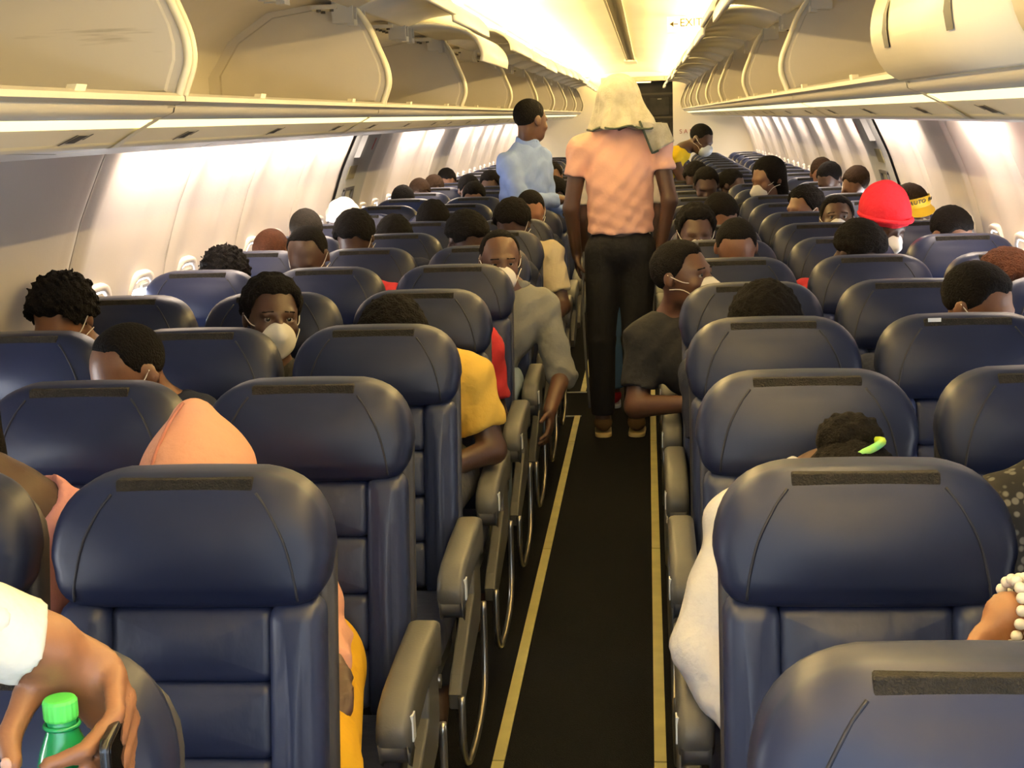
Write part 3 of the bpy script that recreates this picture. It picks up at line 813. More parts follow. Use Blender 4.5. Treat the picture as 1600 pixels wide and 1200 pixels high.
def add_head(f, c, Rh, sc=1.0, ears=True):
    c = np.array(c)
    T = lambda p: c+Rh @ (np.array(p)*sc)
    E_ = lambda p, r, k=0.02, op='u': f.ell(T(p), np.array(r)*sc, Rh.T, k, op)
    C_ = lambda a, b, ra, rb, k=0.012: f.cap(T(a), T(b), ra*sc, rb*sc, k)
    E_((0, 0.012, 0.03), (0.076, 0.096, 0.085)); E_((0, -0.028, -0.028), (0.062, 0.066, 0.088), 0.03)
    E_((0, -0.045, -0.085), (0.044, 0.044, 0.033), 0.03)
    E_((0, -0.082, 0.012), (0.048, 0.016, 0.012), 0.02)
    for s in (-1, 1):
        E_((s*0.040, -0.066, -0.036), (0.022, 0.022, 0.020), 0.02)
        E_((s*0.031, -0.099, -0.006), (0.017, 0.012, 0.010), 0.012, 's')
    for s in (-1, 1): E_((s*0.031, -0.0865, 0.0025), (0.0165, 0.0085, 0.0055), 0.004); E_((s*0.031, -0.0845, -0.0150), (0.0150, 0.0075, 0.0045), 0.004)
    C_((0, -0.090, 0.0), (0, -0.112, -0.036), 0.008, 0.013)
    for s in (-1, 1): E_((s*0.014, -0.101, -0.040), (0.011, 0.011, 0.009), 0.008)
    E_((0, -0.095, -0.067), (0.024, 0.010, 0.007), 0.008); E_((0, -0.093, -0.080), (0.021, 0.010, 0.008), 0.008)
    if ears:
        for s in (-1, 1): E_((s*0.078, 0.014, -0.008), (0.009, 0.020, 0.032), 0.008)
    return T
HM = {}
CRN = ((0, 0.012, 0.03), (0.076, 0.096, 0.085))
def hair_mesh(style):
    if style in HM: return HM[style]
    t = {'short': 0.010, 'buzz': 0.0035, 'afro': 0.030, 'braids': 0.014, 'receding': 0.006, 'bun': 0.012, 'full': 0.020, 'long': 0.016, 'messy': 0.024}[style]
    f = Field()
    f.ell(CRN[0], tuple(r+t for r in CRN[1]), None, 0)
    p0 = {'receding': (0, -0.045, 0.095), 'buzz': (0, -0.078, 0.074), 'messy': (0, -0.080, 0.062)}.get(style, (0, -0.078, 0.072))
    if style == 'bun':
        f.ell((0.0, 0.03, 0.125), (0.048, 0.05, 0.042), None, 0.02)
    if style == 'long':
        f.ell((0, 0.05, -0.07), (0.085, 0.055, 0.13), None, 0.03)
    amp = {'afro': 0.006, 'messy': 0.012, 'full': 0.004, 'short': 0.002, 'bun': 0.003}.get(style, 0.0)
    if style == 'braids':
        def fn(X, Y, Z, B):
            phi = np.arctan2(X, Z-0.01); return B-0.0045*np.abs(np.sin(phi*9))+0.003*np.sin(Y*160)
        f.fn(fn)
    elif amp:
        def fn(X, Y, Z, B, a=amp): return B-a*(np.sin(X*131+2*np.sin(Y*57))*np.sin(Y*117+1.3)*np.sin(Z*123+0.7)+0.5*np.sin(X*251+Z*90)*np.sin(Y*233))
        f.fn(fn)
    nrm = NP((0.135, 0.165)) if style != 'receding' else NP((0.17, 0.12)); nrm = nrm/np.linalg.norm(nrm)
    if style == 'long': nrm = NP((0.94, 0.34)); p0 = (0, -0.058, 0.03)
    def line(X, Y, Z, B):
        pl = -((Y-p0[1])*nrm[0]+(Z-p0[2])*nrm[1])
        pl = pl-0.020*np.exp(-((np.abs(X)-0.074)/0.012)**2)*(Y < 0)+0.010*np.exp(-((np.abs(X)-0.046)/0.016)**2)*(Y < -0.02)
        pl = pl+0.0030*np.sin(X*170+Y*40)*np.sin(Z*150+1.2)
        fade = np.clip(-pl/0.030, 0, 1)
        return np.maximum(B+t*0.85*(1-fade)**2, pl)
    f.fn(line)
    V, Q = f.build(0.006 if style in ('braids', 'messy') else 0.0075)
    HM[style] = np_mesh('hair', V, Q); return HM[style]
def mask_mesh(kind):
    k = 'mask_'+kind
    if k in HM: return HM[k]
    f = Field()
    if kind == 'cone':
        f.ell((0, -0.078, -0.066), (0.053, 0.045, 0.054), None, 0.02)
        f.cap((0, -0.106, -0.028), (0, -0.128, -0.056), 0.007, 0.009, 0.03); f.cap((0, -0.128, -0.056), (0, -0.104, -0.108), 0.009, 0.008, 0.03)
    else:
        f.ell((0, -0.070, -0.062), (0.066, 0.058, 0.058), None, 0.02)
        f.ell((0, -0.105, -0.045), (0.030, 0.022, 0.03), None, 0.03)
    f.half((0, -0.060, -0.05), (0, 1, 0.15), 0.004)
    V, Q = f.build(0.005); HM[k] = np_mesh('face_mask', V, Q)
    v, fc = merge(*[tube(smooth_path([(s*0.050, -0.072, zz), (s*0.070, -0.035, -0.030+(zz+0.05)*0.5), (s*0.0835, 0.012, -0.008+(zz+0.05)*0.9)], 4), 0.0016, 5) for s in (-1, 1) for zz in (-0.030, -0.085)])
    HM[k+'_strap'] = [mesh('mask_strap', *tube(smooth_path([(s*0.050, -0.072, zz), (s*0.072, -0.035, -0.030+(zz+0.05)*0.5), (s*0.0845, 0.012, -0.008+(zz+0.05)*0.9)], 4), 0.0017, 5), True) for s in (-1, 1) for zz in (-0.030, -0.085)]
    return HM[k]
def eye_meshes():
    if 'eye' not in HM:
        f = Field().ell((0, 0, 0), (0.0115, 0.0115, 0.0115), None, 0); HM['eye'] = np_mesh('eye', *f.build(0.003))
        f = Field().ell((0, -0.0085, 0), (0.0068, 0.0042, 0.0068), None, 0); HM['iris'] = np_mesh('iris', *f.build(0.0014))
        f = Field().cap((-0.016, 0.008, -0.001), (0.014, -0.001, 0.001), 0.0028, 0.0033); HM['brow'] = np_mesh('eyebrow', *f.build(0.002))
def put_local(o, root, c, Rh, sc=1.0, off=(0, 0, 0)):
    m = Matrix(Rh.tolist()).to_4x4() @ Matrix.Translation(Vector(off)*sc) @ Matrix.Diagonal((sc, sc, sc, 1))
    m.translation = m.translation+Vector(c)-root.location
    o.matrix_local = m
    return o
def add_hand(f, wr, d, palm, sc=1.0, curl=0.6, thumb=1):
    wr = np.array(wr, float); d = np.array(d, float); d /= np.linalg.norm(d)
    n = np.array(palm, float); n -= d*(n@d); n /= np.linalg.norm(n); l = np.cross(d, n)
    f.ell(wr+d*0.05*sc, np.array((0.040, 0.018, 0.052))*sc, np.stack([l, n, d]), 0.02)
    for i, (o_, L) in enumerate(zip((-0.030, -0.010, 0.010, 0.029), (0.062, 0.072, 0.068, 0.052))):
        a = wr+d*0.088*sc+l*o_*sc; b = a+(d*math.cos(curl*0.6)+n*math.sin(curl*0.6))*L*0.55*sc
        c = b+(d*math.cos(curl*1.7)+n*math.sin(curl*1.7))*L*0.5*sc
        f.cap(a, b, 0.0095*sc, 0.0088*sc, 0.006); f.cap(b, c, 0.0088*sc, 0.0075*sc, 0.003)
    a = wr+d*0.03*sc+l*(-0.034*thumb)*sc; b = a+(d*0.6-l*thumb*0.6+n*0.3)*0.042*sc; c = b+(d*0.85+n*0.5-l*thumb*0.1)*0.034*sc
    f.cap(a, b, 0.012*sc, 0.011*sc, 0.01); f.cap(b, c, 0.011*sc, 0.009*sc, 0.004)
NP = np.array
def person(label, top, yaw=0, pitch=0, roll=0, seat=None, skin='a', hair='short', hairc='black', mask=None, shirt=('navy', (0.02, 0.025, 0.04)),
           sleeve='short', pants=('dark', (0.02, 0.022, 0.03)), vox=0.012, eyes=False, joints=None, sc=1.0, group=None, shoes=None, name='person', extra=None, hair_t=None, collar=False, boxy=False, sl=0.72, neckhole=True):
    Rh = headrot(yaw, pitch, roll)
    ht = {'short': 0.010, 'buzz': 0.0035, 'afro': 0.030, 'braids': 0.014, 'receding': 0.004, 'bun': 0.045, 'full': 0.020, 'long': 0.016, 'messy': 0.026, None: 0.0}[hair] if hair_t is None else hair_t
    c = NP(top, float)-NP((0, 0, (0.108+ht)*sc))
    neck = c+Rh @ (NP((0, 0.040, -0.125))*sc)+NP((0, 0, -0.035))
    J = {}
    if seat is not None:
        sx, row = seat; Yr = row_y(row); hips = NP((sx, Yr-0.275, 0.622)); root_loc = (sx, Yr-0.3, 0.0)
        ty = R(yaw*0.25)
        ux = NP((math.cos(ty), math.sin(ty), 0))
        for k, s in (('a', -1), ('b', 1)):
            mid_ = NP((0.12*neck[0]+0.88*sx, neck[1], neck[2]))          # shoulders stay inside the width of the seat
            J['sh'+k] = mid_+ux*s*0.160+NP((0, 0.0, -0.065))
            J['sh'+k][0] = min(max(J['sh'+k][0], -1.615), 1.615)
            J['el'+k] = J['sh'+k]+NP((-s*0.010, -0.09, -0.24))
            J['wr'+k] = J['el'+k]+NP((-s*0.11, -0.19, 0.03))
            J['hi'+k] = hips+NP((s*0.085, 0, -0.01)); J['kn'+k] = hips+NP((s*0.09, -0.411, -0.005)); J['an'+k] = NP((J['kn'+k][0], J['kn'+k][1]+0.022, 0.09))
            J['to'+k] = J['an'+k]+NP((s*0.01, -0.098, -0.056))
    else:
        hips = NP(joints['hips']); root_loc = (hips[0], hips[1], 0)
    if joints: J.update({k: NP(v, float) for k, v in joints.items()})
    hips = J.get('hips', hips); neck = J.get('neck', neck)
    root = empty(name, root_loc); tag(root, label, 'person', group)
    nk2 = neck if (seat is None or (joints and 'neck' in joints)) else NP((0.15*neck[0]+0.85*seat[0], neck[1], neck[2]))
    sp = nk2-hips; L = np.linalg.norm(sp); chest = hips+sp*0.66; Rs = rot_dir(sp, (0, 1, 0)); 
    lat = J['shb']-J['sha']; lat = lat/np.linalg.norm(lat); zz = sp/L; yy = np.cross(zz, lat); yy /= np.linalg.norm(yy); xx = np.cross(yy, zz); Rs = np.stack([xx, yy, zz])
    f = Field()
    T = add_head(f, c, Rh, sc)
    f.cap(T((0, 0.022, -0.06)), neck, 0.052*sc, 0.055*sc, 0.025)
    def torso(f, g):
        f.ell(hips, (0.155+g, 0.112+g, 0.11+g), Rs, 0.03)
        f.cap(hips+sp*0.15, hips+sp*0.5, 0.108+g, 0.110+g, 0.04)
        f.ell(chest, (0.160+g, 0.105+g, 0.175+g), Rs, 0.05)
        for k in 'ab':
            f.cap(neck+NP((0, 0, -0.035)), J['sh'+k], 0.042+g, 0.056+g, 0.04)
    torso(f, 0)
    for k in 'ab':
        s = -1 if k == 'a' else 1
        f.cap(J['sh'+k], J['el'+k], 0.050, 0.040, 0.03); f.cap(J['el'+k], J['wr'+k], 0.041, 0.027, 0.02)
        d = J['wr'+k]-J['el'+k]; d = d*0.8/np.linalg.norm(d)+NP((0, -0.2, -0.1))
        pn = J.get('palm'+k, NP((0, 0, -1.0)) if seat is not None else NP((-s*1.0, 0, 0.0)))
        add_hand(f, J['wr'+k], J.get('hd'+k, d), pn, 1.0, 0.5, s)
        f.cap(J['hi'+k], J['kn'+k], 0.082, 0.058, 0.03); f.cap(J['kn'+k], J['an'+k], 0.056, 0.038, 0.02)
        f.cap(J['an'+k]+NP((0, 0.03, -0.03))*0, J['to'+k], 0.038, 0.03, 0.02)
    sdf_obj('body', f, vox, skinm(skin), root)
    # shirt
    if shirt:
        g = Field(); torso(g, 0.012)
        if boxy: g.ell(hips+sp*0.30, (0.168, 0.118, 0.42), Rs, 0.05)
        for k in 'ab':
            if sleeve == 'short':
                e = J['sh'+k]+(J['el'+k]-J['sh'+k])*sl
                g.cyl(J['sh'+k], e, 0.066, 0.064, 0.03); g.ell(J['sh'+k], (0.066, 0.066, 0.066), None, 0.02)
            elif sleeve == 'long':
                g.cap(J['sh'+k], J['el'+k], 0.064, 0.055, 0.03); g.cyl(J['el'+k], J['el'+k]+(J['wr'+k]-J['el'+k])*0.94, 0.055, 0.040, 0.015)
            elif sleeve == 'roll':
                g.cap(J['sh'+k], J['el'+k], 0.066, 0.060, 0.03); g.cyl(J['el'+k], J['el'+k]+(J['wr'+k]-J['el'+k])*0.12, 0.060, 0.058, 0.015)
        ncut = neck+zz*0.02
        if sleeve == 'none':
            g.ell(neck+zz*0.02-yy*0.02, (0.10, 0.10, 0.12), Rs, 0.01, 's')
            for k in 'ab': g.ell(J['sh'+k]+lat*(0.03 if k == 'b' else -0.03), (0.06, 0.09, 0.10), Rs, 0.01, 's')
        elif neckhole:
            g.ell(ncut+zz*0.03, (0.068, 0.072, 0.075), Rs, 0.01, 's')
        hem = J.get('hem', hips-zz*0.10)
        g.half(hem, -zz, 0.004)
        def wr_(X, Y, Z, B): return B+0.0042*np.sin(X*37+Z*23+3*np.sin(Z*11))*np.sin(Z*41+Y*19+1)+0.0025*np.sin(X*70-Z*62+2*np.sin(Y*30))
        g.fn(wr_)
        so = sdf_obj('shirt', g, vox, clothm(*shirt), root)
        if collar:
            q = Field()
            q.cyl(neck-zz*0.03, neck+zz*0.055, 0.078, 0.070, 0.01); q.cyl(neck-zz*0.05, neck+zz*0.08, 0.062, 0.060, 0.004, 's')
            sdf_obj('collar', q, 0.008, clothm(*shirt), root)
    if pants:
        g = Field()
        g.ell(hips, (0.172, 0.128, 0.125), Rs, 0.03)
        for k in 'ab':
            g.cap(J['hi'+k], J['kn'+k], 0.097, 0.074, 0.03); g.cyl(J['kn'+k], J['an'+k]+(J['kn'+k]-J['an'+k])*0.06, 0.074, 0.062 if seat is None else 0.056, 0.02)
        g.half(hips+zz*0.10, zz, 0.004)
        sdf_obj('trousers', g, vox, clothm(*pants), root)
    if shoes:
        for k in 'ab':
            q = Field(); q.cap(J['an'+k]+NP((0, 0, -0.02)), J['to'+k], 0.048, 0.042, 0.02); q.half((0, 0, 0.012), (0, 0, -1), 0.004)
            so = sdf_obj('shoe', q, 0.010, clothm(*shoes[0]), root)
            a = J['an'+k]; t_ = J['to'+k]; dv = t_-a; dv[2] = 0; dl = np.linalg.norm(dv); dv /= dl; pv = NP((-dv[1], dv[0], 0))
            mid = a+dv*dl*0.5
            out = rrect(0.088, dl+0.09, 0.04, 4)
            V, F = pillow(out, 0.024, 0.006)
            V = [tuple(mid+pv*u+dv*v+NP((0, 0, -mid[2]+0.026-d))-NP(root.location)) for u, d, v in V]
            link('shoe_sole', mesh('shoe_sole', V, F, True), mat('sole_'+shoes[1][0], shoes[1][1], 0.7), so)
    if hair:
        put_local(link('hair', hair_mesh(style=hair).copy(), hairm(hairc), root), root, c, Rh, sc)
    if mask:
        mk = put_local(link('face_mask', mask_mesh(mask).copy(), maskm if mask == 'cone' else maskb, root), root, c, Rh, sc)
        for st in HM['mask_'+mask+'_strap']: 
            o = link('mask_strap', st, maskm, mk)
    if eyes:
        eye_meshes()
        for s in (-1, 1):
            e = put_local(link('eye', HM['eye'], eyew, root), root, c, Rh, sc, (s*0.031, -0.0800, -0.0055))
            link('iris', HM['iris'], eyed, e)
            b_ = put_local(link('eyebrow', HM['brow'], hairm('black'), root), root, c, Rh, sc, (s*0.031, -0.0945, 0.0155))
            if s > 0: b_.scale.x *= -1
    root['_'] = 0; del root['_']
    return root, c, Rh, J
S_ = SEAT_X
# seated passengers: (label, top of head, seat x, row, dict)
PAX = [
 ('passenger with short dark hair bowing beside the peach hood, mask strap on ear', (-1.092, 3.448, 1.189), -S_['middle'], 3, dict(yaw=-38, pitch=28, skin='c', hair='receding', mask='cone', shirt=('navy', (0.02, 0.025, 0.05)), vox=0.009)),
 ('passenger with messy afro hair leaning on the grey blank wall panel', (-1.56, 4.19, 1.253), -1.45, 4, dict(yaw=-12, pitch=28, skin='c', hair='messy', mask='surgical', shirt=('grey', (0.12, 0.12, 0.13)))),
 ('passenger with braided hair and white cone mask looking up between two seats', (-0.915, 4.185, 1.236), -S_['middle'], 4, dict(yaw=27, pitch=-4, roll=4, skin='b', hair='braids', mask='cone', shirt=('black', (0.015, 0.015, 0.017)), eyes=True, vox=0.0075)),
 ('passenger with lumpy braided hair by the window behind the pale lit headrest', (-1.52, 5.759, 1.192), -S_['window'], 6, dict(yaw=20, pitch=40, skin='b', hair='messy', shirt=('olive', (0.06, 0.06, 0.04)))),
 ('passenger in a red top bowing a high forehead with short hair', (-1.173, 5.759, 1.26), -S_['middle'], 6, dict(yaw=-8, pitch=26, skin='b', hair='receding', mask='cone', shirt=('red', (0.45, 0.03, 0.04)))),
 ('passenger with shaved brown head beside the lit window wall', (-1.53, 6.546, 1.197), -S_['window'], 7, dict(yaw=-15, pitch=35, skin='c', hair='buzz', hairc='rust')),
 ('passenger with cropped greyish hair in front of the white headwrap', (-1.55, 7.333, 1.24), -S_['window'], 8, dict(yaw=20, pitch=35, skin='c', hair='short', hairc='grey')),
 ('passenger with thick black hair and masked chin bowing in a middle seat', (-1.134, 6.546, 1.279), -S_['middle'], 7, dict(yaw=-14, pitch=38, skin='b', hair='full', mask='cone', shirt=('navy', (0.02, 0.025, 0.05)))),
 ('bowed round head showing only black hair over a middle headrest', (-1.09, 7.333, 1.201), -S_['middle'], 8, dict(yaw=0, pitch=50, skin='d', hair='full')),
 ('bowed dark head behind the man with a mask looking at the camera', (-1.003, 8.119, 1.228), -S_['middle'], 9, dict(yaw=0, pitch=50, skin='d', hair='full')),
 ('passenger with black hair turning to the aisle beside the staring masked man', (-0.62, 6.546, 1.262), -S_['aisle'], 7, dict(yaw=48, pitch=35, skin='b', hair='full', hair_t=0.02)),
 ('passenger in a cream T-shirt with bowed black hair and one arm in the aisle', (-0.481, 7.333, 1.269), -0.50, 8, dict(yaw=-20, pitch=36, skin='b', hair='full', mask='cone', shirt=('cream', (0.66, 0.56, 0.36)), joints=dict(shb=(-0.30, 7.40, 0.98), elb=(-0.240, 7.33, 0.715), wrb=(-0.26, 7.13, 0.69)))),
 ('passenger with cropped hair and white mask below the pale blue shirt', (-0.452, 8.119, 1.266), -S_['aisle'], 9, dict(yaw=10, pitch=18, skin='e', hair='buzz', mask='cone')),
 ('dark head by the wall in front of three window heads', (-1.57, 10.48, 1.212), -S_['window'], 12, dict(pitch=35, skin='b', hair='short')),
 ('window passenger with brown hair resting low behind another dark head', (-1.57, 11.268, 1.229), -S_['window'], 13, dict(pitch=30, yaw=20, skin='b', hair='short', hairc='brown')),
 ('window passenger half hidden behind a brown head beside the wall', (-1.57, 12.054, 1.225), -S_['window'], 14, dict(pitch=30, skin='a', hair='short', hairc='brown')),
 ('window passenger with lit forehead farthest along the white ribbed wall', (-1.57, 12.842, 1.252), -S_['window'], 15, dict(pitch=25, yaw=15, skin='c', hair='short')),
 ('middle-seat passenger with bare forehead beside the pale blue shirt', (-1.049, 10.48, 1.225), -S_['middle'], 12, dict(pitch=22, skin='c', hair='short')),
 ('middle-seat passenger with brown face peeking behind a bare forehead', (-1.18, 11.268, 1.248), -S_['middle'], 13, dict(pitch=15, yaw=25, skin='c', hair='short')),
 ('dark head just beside the sleeve of the pale blue shirt', (-1.10, 12.054, 1.251), -S_['middle'], 14, dict(pitch=20, skin='b', hair='short')),
 ('brown face between the pale blue shirt and the pink T-shirt', (-0.582, 12.054, 1.307), -S_['aisle'], 14, dict(pitch=5, skin='c', hair='short')),
 ('dark bowed head under the brown face beside the pink T-shirt', (-0.464, 10.48, 1.244), -S_['aisle'], 12, dict(pitch=30, skin='b', hair='full', shirt=('white', (0.6, 0.6, 0.58)))),
 ('bowed passenger whose round black hair shows above an aisle headrest', (0.533, 4.185, 1.181), S_['aisle'], 4, dict(pitch=48, skin='d', hair='afro')),
 ('passenger bowing a bald shiny forehead framed by dark hair', (0.546, 5.759, 1.245), S_['aisle'], 6, dict(pitch=40, roll=0, skin='c', hair='receding', vox=0.009)),
 ('passenger in dark braids and white mask looking down by the aisle', (0.415, 6.546, 1.264), 0.50, 7, dict(pitch=6, yaw=4, skin='b', hair='braids', mask='cone', vox=0.010)),
 ('small dark head of hair between the masked braids and empty headrests', (0.562, 7.333, 1.265), S_['aisle'], 8, dict(pitch=35, yaw=25, skin='c', hair='short')),
 ('passenger with wide bare forehead below the yellow vest', (0.587, 9.694, 1.31), S_['aisle'], 11, dict(pitch=18, skin='b', hair='short')),
 ('black head of hair against the yellow vest', (0.570, 11.268, 1.297), 0.495, 13, dict(pitch=30, yaw=-20, skin='b', hair='full', shirt=('yellow', (0.75, 0.52, 0.02)))),
 ('small profile facing the row of empty headrests', (0.845, 11.268, 1.232), S_['middle'], 13, dict(pitch=10, yaw=65, skin='b', hair='short')),
 ('passenger with long dark hair and a mask turned to the aisle', (0.99, 9.694, 1.369), S_['middle'], 11, dict(pitch=12, yaw=-55, skin='c', hair='long', mask='cone', shirt=('black', (0.015, 0.016, 0.017)), sc=1.12)),
 ('passenger in profile with white cone mask pointing at the aisle', (1.06, 8.119, 1.255), S_['middle'], 9, dict(pitch=2, yaw=-52, skin='c', hair='full', mask='cone', vox=0.010)),
 ('dark head leaning by the window in front of a brown head', (1.482, 10.48, 1.291), S_['window'], 12, dict(pitch=30, yaw=-35, skin='b', hair='short')),
 ('brown head close behind a dark head by the window', (1.52, 11.268, 1.297), S_['window'], 13, dict(pitch=25, skin='c', hair='short', hairc='brown')),
 ('window passenger with tilted brown head and white mask', (1.55, 9.694, 1.289), S_['window'], 11, dict(pitch=30, yaw=-35, roll=18, skin='c', hair='short', hairc='brown', mask='cone')),
 ('passenger peering over a headrest with wide eyes and lowered mask', (1.136, 7.333, 1.243), S_['middle'], 8, dict(pitch=-14, yaw=-4, skin='b', hair='short', mask='cone', eyes=True, vox=0.0085)),
 ('passenger in a red top with round black hair in front of the red cap', (1.02, 5.759, 1.233), S_['middle'], 6, dict(pitch=42, yaw=48, skin='b', hair='full', shirt=('red', (0.45, 0.03, 0.04)))),
 ('window passenger with short hair bowing beside the brightest wall panel', (1.545, 6.62, 1.216), S_['window'], 7, dict(pitch=32, yaw=38, skin='c', hair='short', vox=0.010, joints=dict(sha=(1.345, 6.62, 0.93), ela=(1.345, 6.52, 0.69), wra=(1.43, 6.35, 0.70)))),
 ('passenger turned to the window with short black hair and a mask strap', (1.132, 4.185, 1.226), S_['middle'], 4, dict(pitch=18, yaw=50, skin='c', hair='short', hair_t=0.015, mask='cone', vox=0.0085)),
 ('passenger with reddish brown hair by the window behind the strapped ear', (1.40, 4.972, 1.183), 1.45, 5, dict(pitch=25, yaw=30, skin='c', hair='full', hairc='rust')),
]
for label, top, sx, row, kw in PAX:
    if abs(sx) > 1.44: sx = math.copysign(1.456, sx)
    person(label, top, seat=(sx, row), **kw)

# yellow T-shirt man bowing in an aisle seat, one bare arm on the armrest
person('man in a yellow T-shirt bowing low, bare arm over the aisle armrest', (-0.53, 4.07, 1.175), pitch=58, skin='b', hair='afro', seat=(-0.50, 4), shirt=('yellow_tee', (0.72, 0.47, 0.09)), pants=('grey_trouser', (0.06, 0.06, 0.065)), vox=0.0095,
       joints=dict(neck=(-0.51, 4.20, 1.01), shb=(-0.335, 4.24, 0.915), elb=(-0.272, 4.20, 0.695), wrb=(-0.395, 3.99, 0.688), sha=(-0.655, 4.20, 0.93)))
# red shirt passenger, head down behind the seat
person('passenger in a red shirt, head down behind an aisle seat', (-0.60, 4.83, 1.09), pitch=62, skin='b', hair='full', seat=(-0.49, 5), shirt=('red', (0.45, 0.03, 0.04)),
       joints=dict(neck=(-0.57, 4.98, 0.97), shb=(-0.385, 5.02, 0.885), elb=(-0.345, 5.01, 0.62), wrb=(-0.43, 4.78, 0.61)))
# man in the open grey shirt
person('masked man in an open grey shirt leaning out into the aisle', (-0.385, 5.72, 1.229), yaw=12, pitch=2, skin='a', hair='receding', mask='cone', eyes=True, seat=(-0.495, 6), shirt=('grey_shirt', (0.20, 0.20, 0.18)), sleeve='roll', pants=('jeans_pale', (0.30, 0.38, 0.46)), vox=0.008, collar=True,
       joints=dict(neck=(-0.36, 5.83, 0.985), sha=(-0.53, 5.86, 0.92), shb=(-0.235, 5.85, 0.91), elb=(-0.155, 5.78, 0.64), wrb=(-0.195, 5.575, 0.53), hdb=(0.0, -0.6, -0.7), palmb=(-1, 0, 0), knb=(-0.395, 5.375, 0.61), anb=(-0.40, 5.40, 0.09), tob=(-0.40, 5.30, 0.035)))
# man in the black T-shirt
person('man in a black T-shirt and white cone mask leaning into the aisle', (0.318, 4.972, 1.240), yaw=60, pitch=-8, skin='a', hair='short', mask='cone', seat=(0.495, 5), shirt=('black_tee', (0.022, 0.022, 0.024)), vox=0.0085, eyes=True,
       joints=dict(neck=(0.295, 5.05, 0.985), sha=(0.185, 5.02, 0.90), shb=(0.46, 5.10, 0.92), ela=(0.152, 4.965, 0.668), wra=(0.345, 4.83, 0.702), hda=(1, -0.25, -0.05), elb=(0.55, 5.02, 0.70), wrb=(0.52, 4.86, 0.71), palma=(0, 0, -1)))
# red knit cap
r_, c_, Rh_, _j = person('passenger in a bright red knit cap and white cone mask', (1.247, 6.546, 1.275), yaw=30, pitch=28, skin='b', hair=None, mask='cone', seat=(1.005, 7), shirt=('black', (0.015, 0.015, 0.017)), vox=0.010, joints=dict(sha=(0.90, 6.62, 0.95), shb=(1.175, 6.58, 0.95), elb=(1.150, 6.50, 0.71), wrb=(1.06, 6.34, 0.71)))
f = Field().ell((0, 0.022, 0.042), (0.106, 0.124, 0.116), None, 0).ell((0, 0.06, 0.07), (0.085, 0.08, 0.09), None, 0.04)
f.half((0, -0.09, 0.022), (0, -0.30, -1), 0.006)
f.fn(lambda X, Y, Z, B: B+0.0025*np.sin(X*60)*np.sin(Y*50))
put_local(link('knit_cap', np_mesh('knit_cap', *f.build(0.007)), clothm('red_knit', (0.72, 0.025, 0.045), 0.5), r_), r_, c_, Rh_)
V, F = tube([(0.104*math.cos(a), 0.012+0.121*math.sin(a), 0.028-0.30*(0.022+0.121*math.sin(a))) for a in [2*math.pi*i/40 for i in range(40)]], 0.011, 8, True)
put_local(link('cap_band', mesh('cap_band', V, F, True), clothm('red_knit', (0.72, 0.025, 0.045)), r_), r_, c_, Rh_)
# yellow headband passenger
r_, c_, Rh_, _j = person('passenger with a yellow lettered headband above a white mask', (1.50, 7.333, 1.285), yaw=18, pitch=20, roll=-12, skin='b', hair='short', hairc='brown', mask='cone', seat=(1.456, 8), shirt=('grey', (0.12, 0.12, 0.13)), vox=0.010)
N_ = 40; V = []; F = []
for i in range(N_):
    a = 2*math.pi*i/N_; ca, sa = math.cos(a), math.sin(a)
    for rr, dz in ((0.001, -0.030), (0.007, -0.024), (0.010, 0.004), (0.004, 0.030)):
        V.append(((0.080+rr)*ca, 0.008+(0.102+rr)*sa, 0.030+dz-0.14*sa*0.3))
for i in range(N_):
    j = (i+1) % N_
    for k in range(3): F.append((i*4+k, j*4+k, j*4+k+1, i*4+k+1))
hbm = mat('yellow_band', (0.85, 0.55, 0.03), 0.6)
hb_o = put_local(link('headband', mesh('headband', V, F, True), hbm, r_), r_, c_, Rh_)
# the lettering follows the band: one small glyph mesh per letter
vis = [] 
for i, chh in enumerate('AUTO Rea'):
    if chh == ' ': continue
    a = R(-90-30+i*12.5); ca, sa = math.cos(a), math.sin(a)
    pos = Vector(((0.0915)*ca, 0.008+0.1135*sa, 0.030+0.012-0.14*sa*0.3)); nrm = Vector((ca/0.08, sa/0.10, 0)).normalized()
    xax = Vector((0, 0, 1)).cross(nrm); m = Matrix((xax, Vector((0, 0, 1)), nrm)).transposed().to_4x4(); m.translation = pos
    o = text_mesh(chh, 0.030, placm, 'lettering', hb_o, m, 0.0015)
# yellow visor peak
V = []; F = []
for i in range(13):
    a = R(-90-60+i*10); ca, sa = math.cos(a), math.sin(a)
    for ext, dz in ((0.0, -0.022), (0.05, -0.030)):
        e = ext*max(0, math.cos((i-6)/6.5*math.pi/2)); V.append(((0.088+e)*ca, 0.008+(0.110+e)*sa, 0.030+dz-0.14*sa*0.3-e*0.35))
for i in range(12): F.append((i*2, i*2+1, i*2+3, i*2+2))
put_local(link('visor_peak', mesh('visor_peak', V, F, True), hbm, r_), r_, c_, Rh_)
# white headwrap passenger
r_, c_, Rh_, _j = person('passenger in a white headwrap against the bright window wall', (-1.52, 8.119, 1.222), pitch=20, skin='b', hair=None, seat=(-1.456, 9), shirt=('white', (0.6, 0.6, 0.58)))
f = Field().ell((0, 0.02, 0.035), (0.098, 0.118, 0.108), None, 0).ell((0, 0.10, 0.02), (0.05, 0.04, 0.045), None, 0.03); f.half((0, -0.085, 0.045), (0, -0.3, -1), 0.006)
f.fn(lambda X, Y, Z, B: B+0.003*np.sin(Z*120+X*40))
put_local(link('headwrap', np_mesh('headwrap', *f.build(0.007)), clothm('white_wrap', (0.80, 0.78, 0.74)), r_), r_, c_, Rh_)
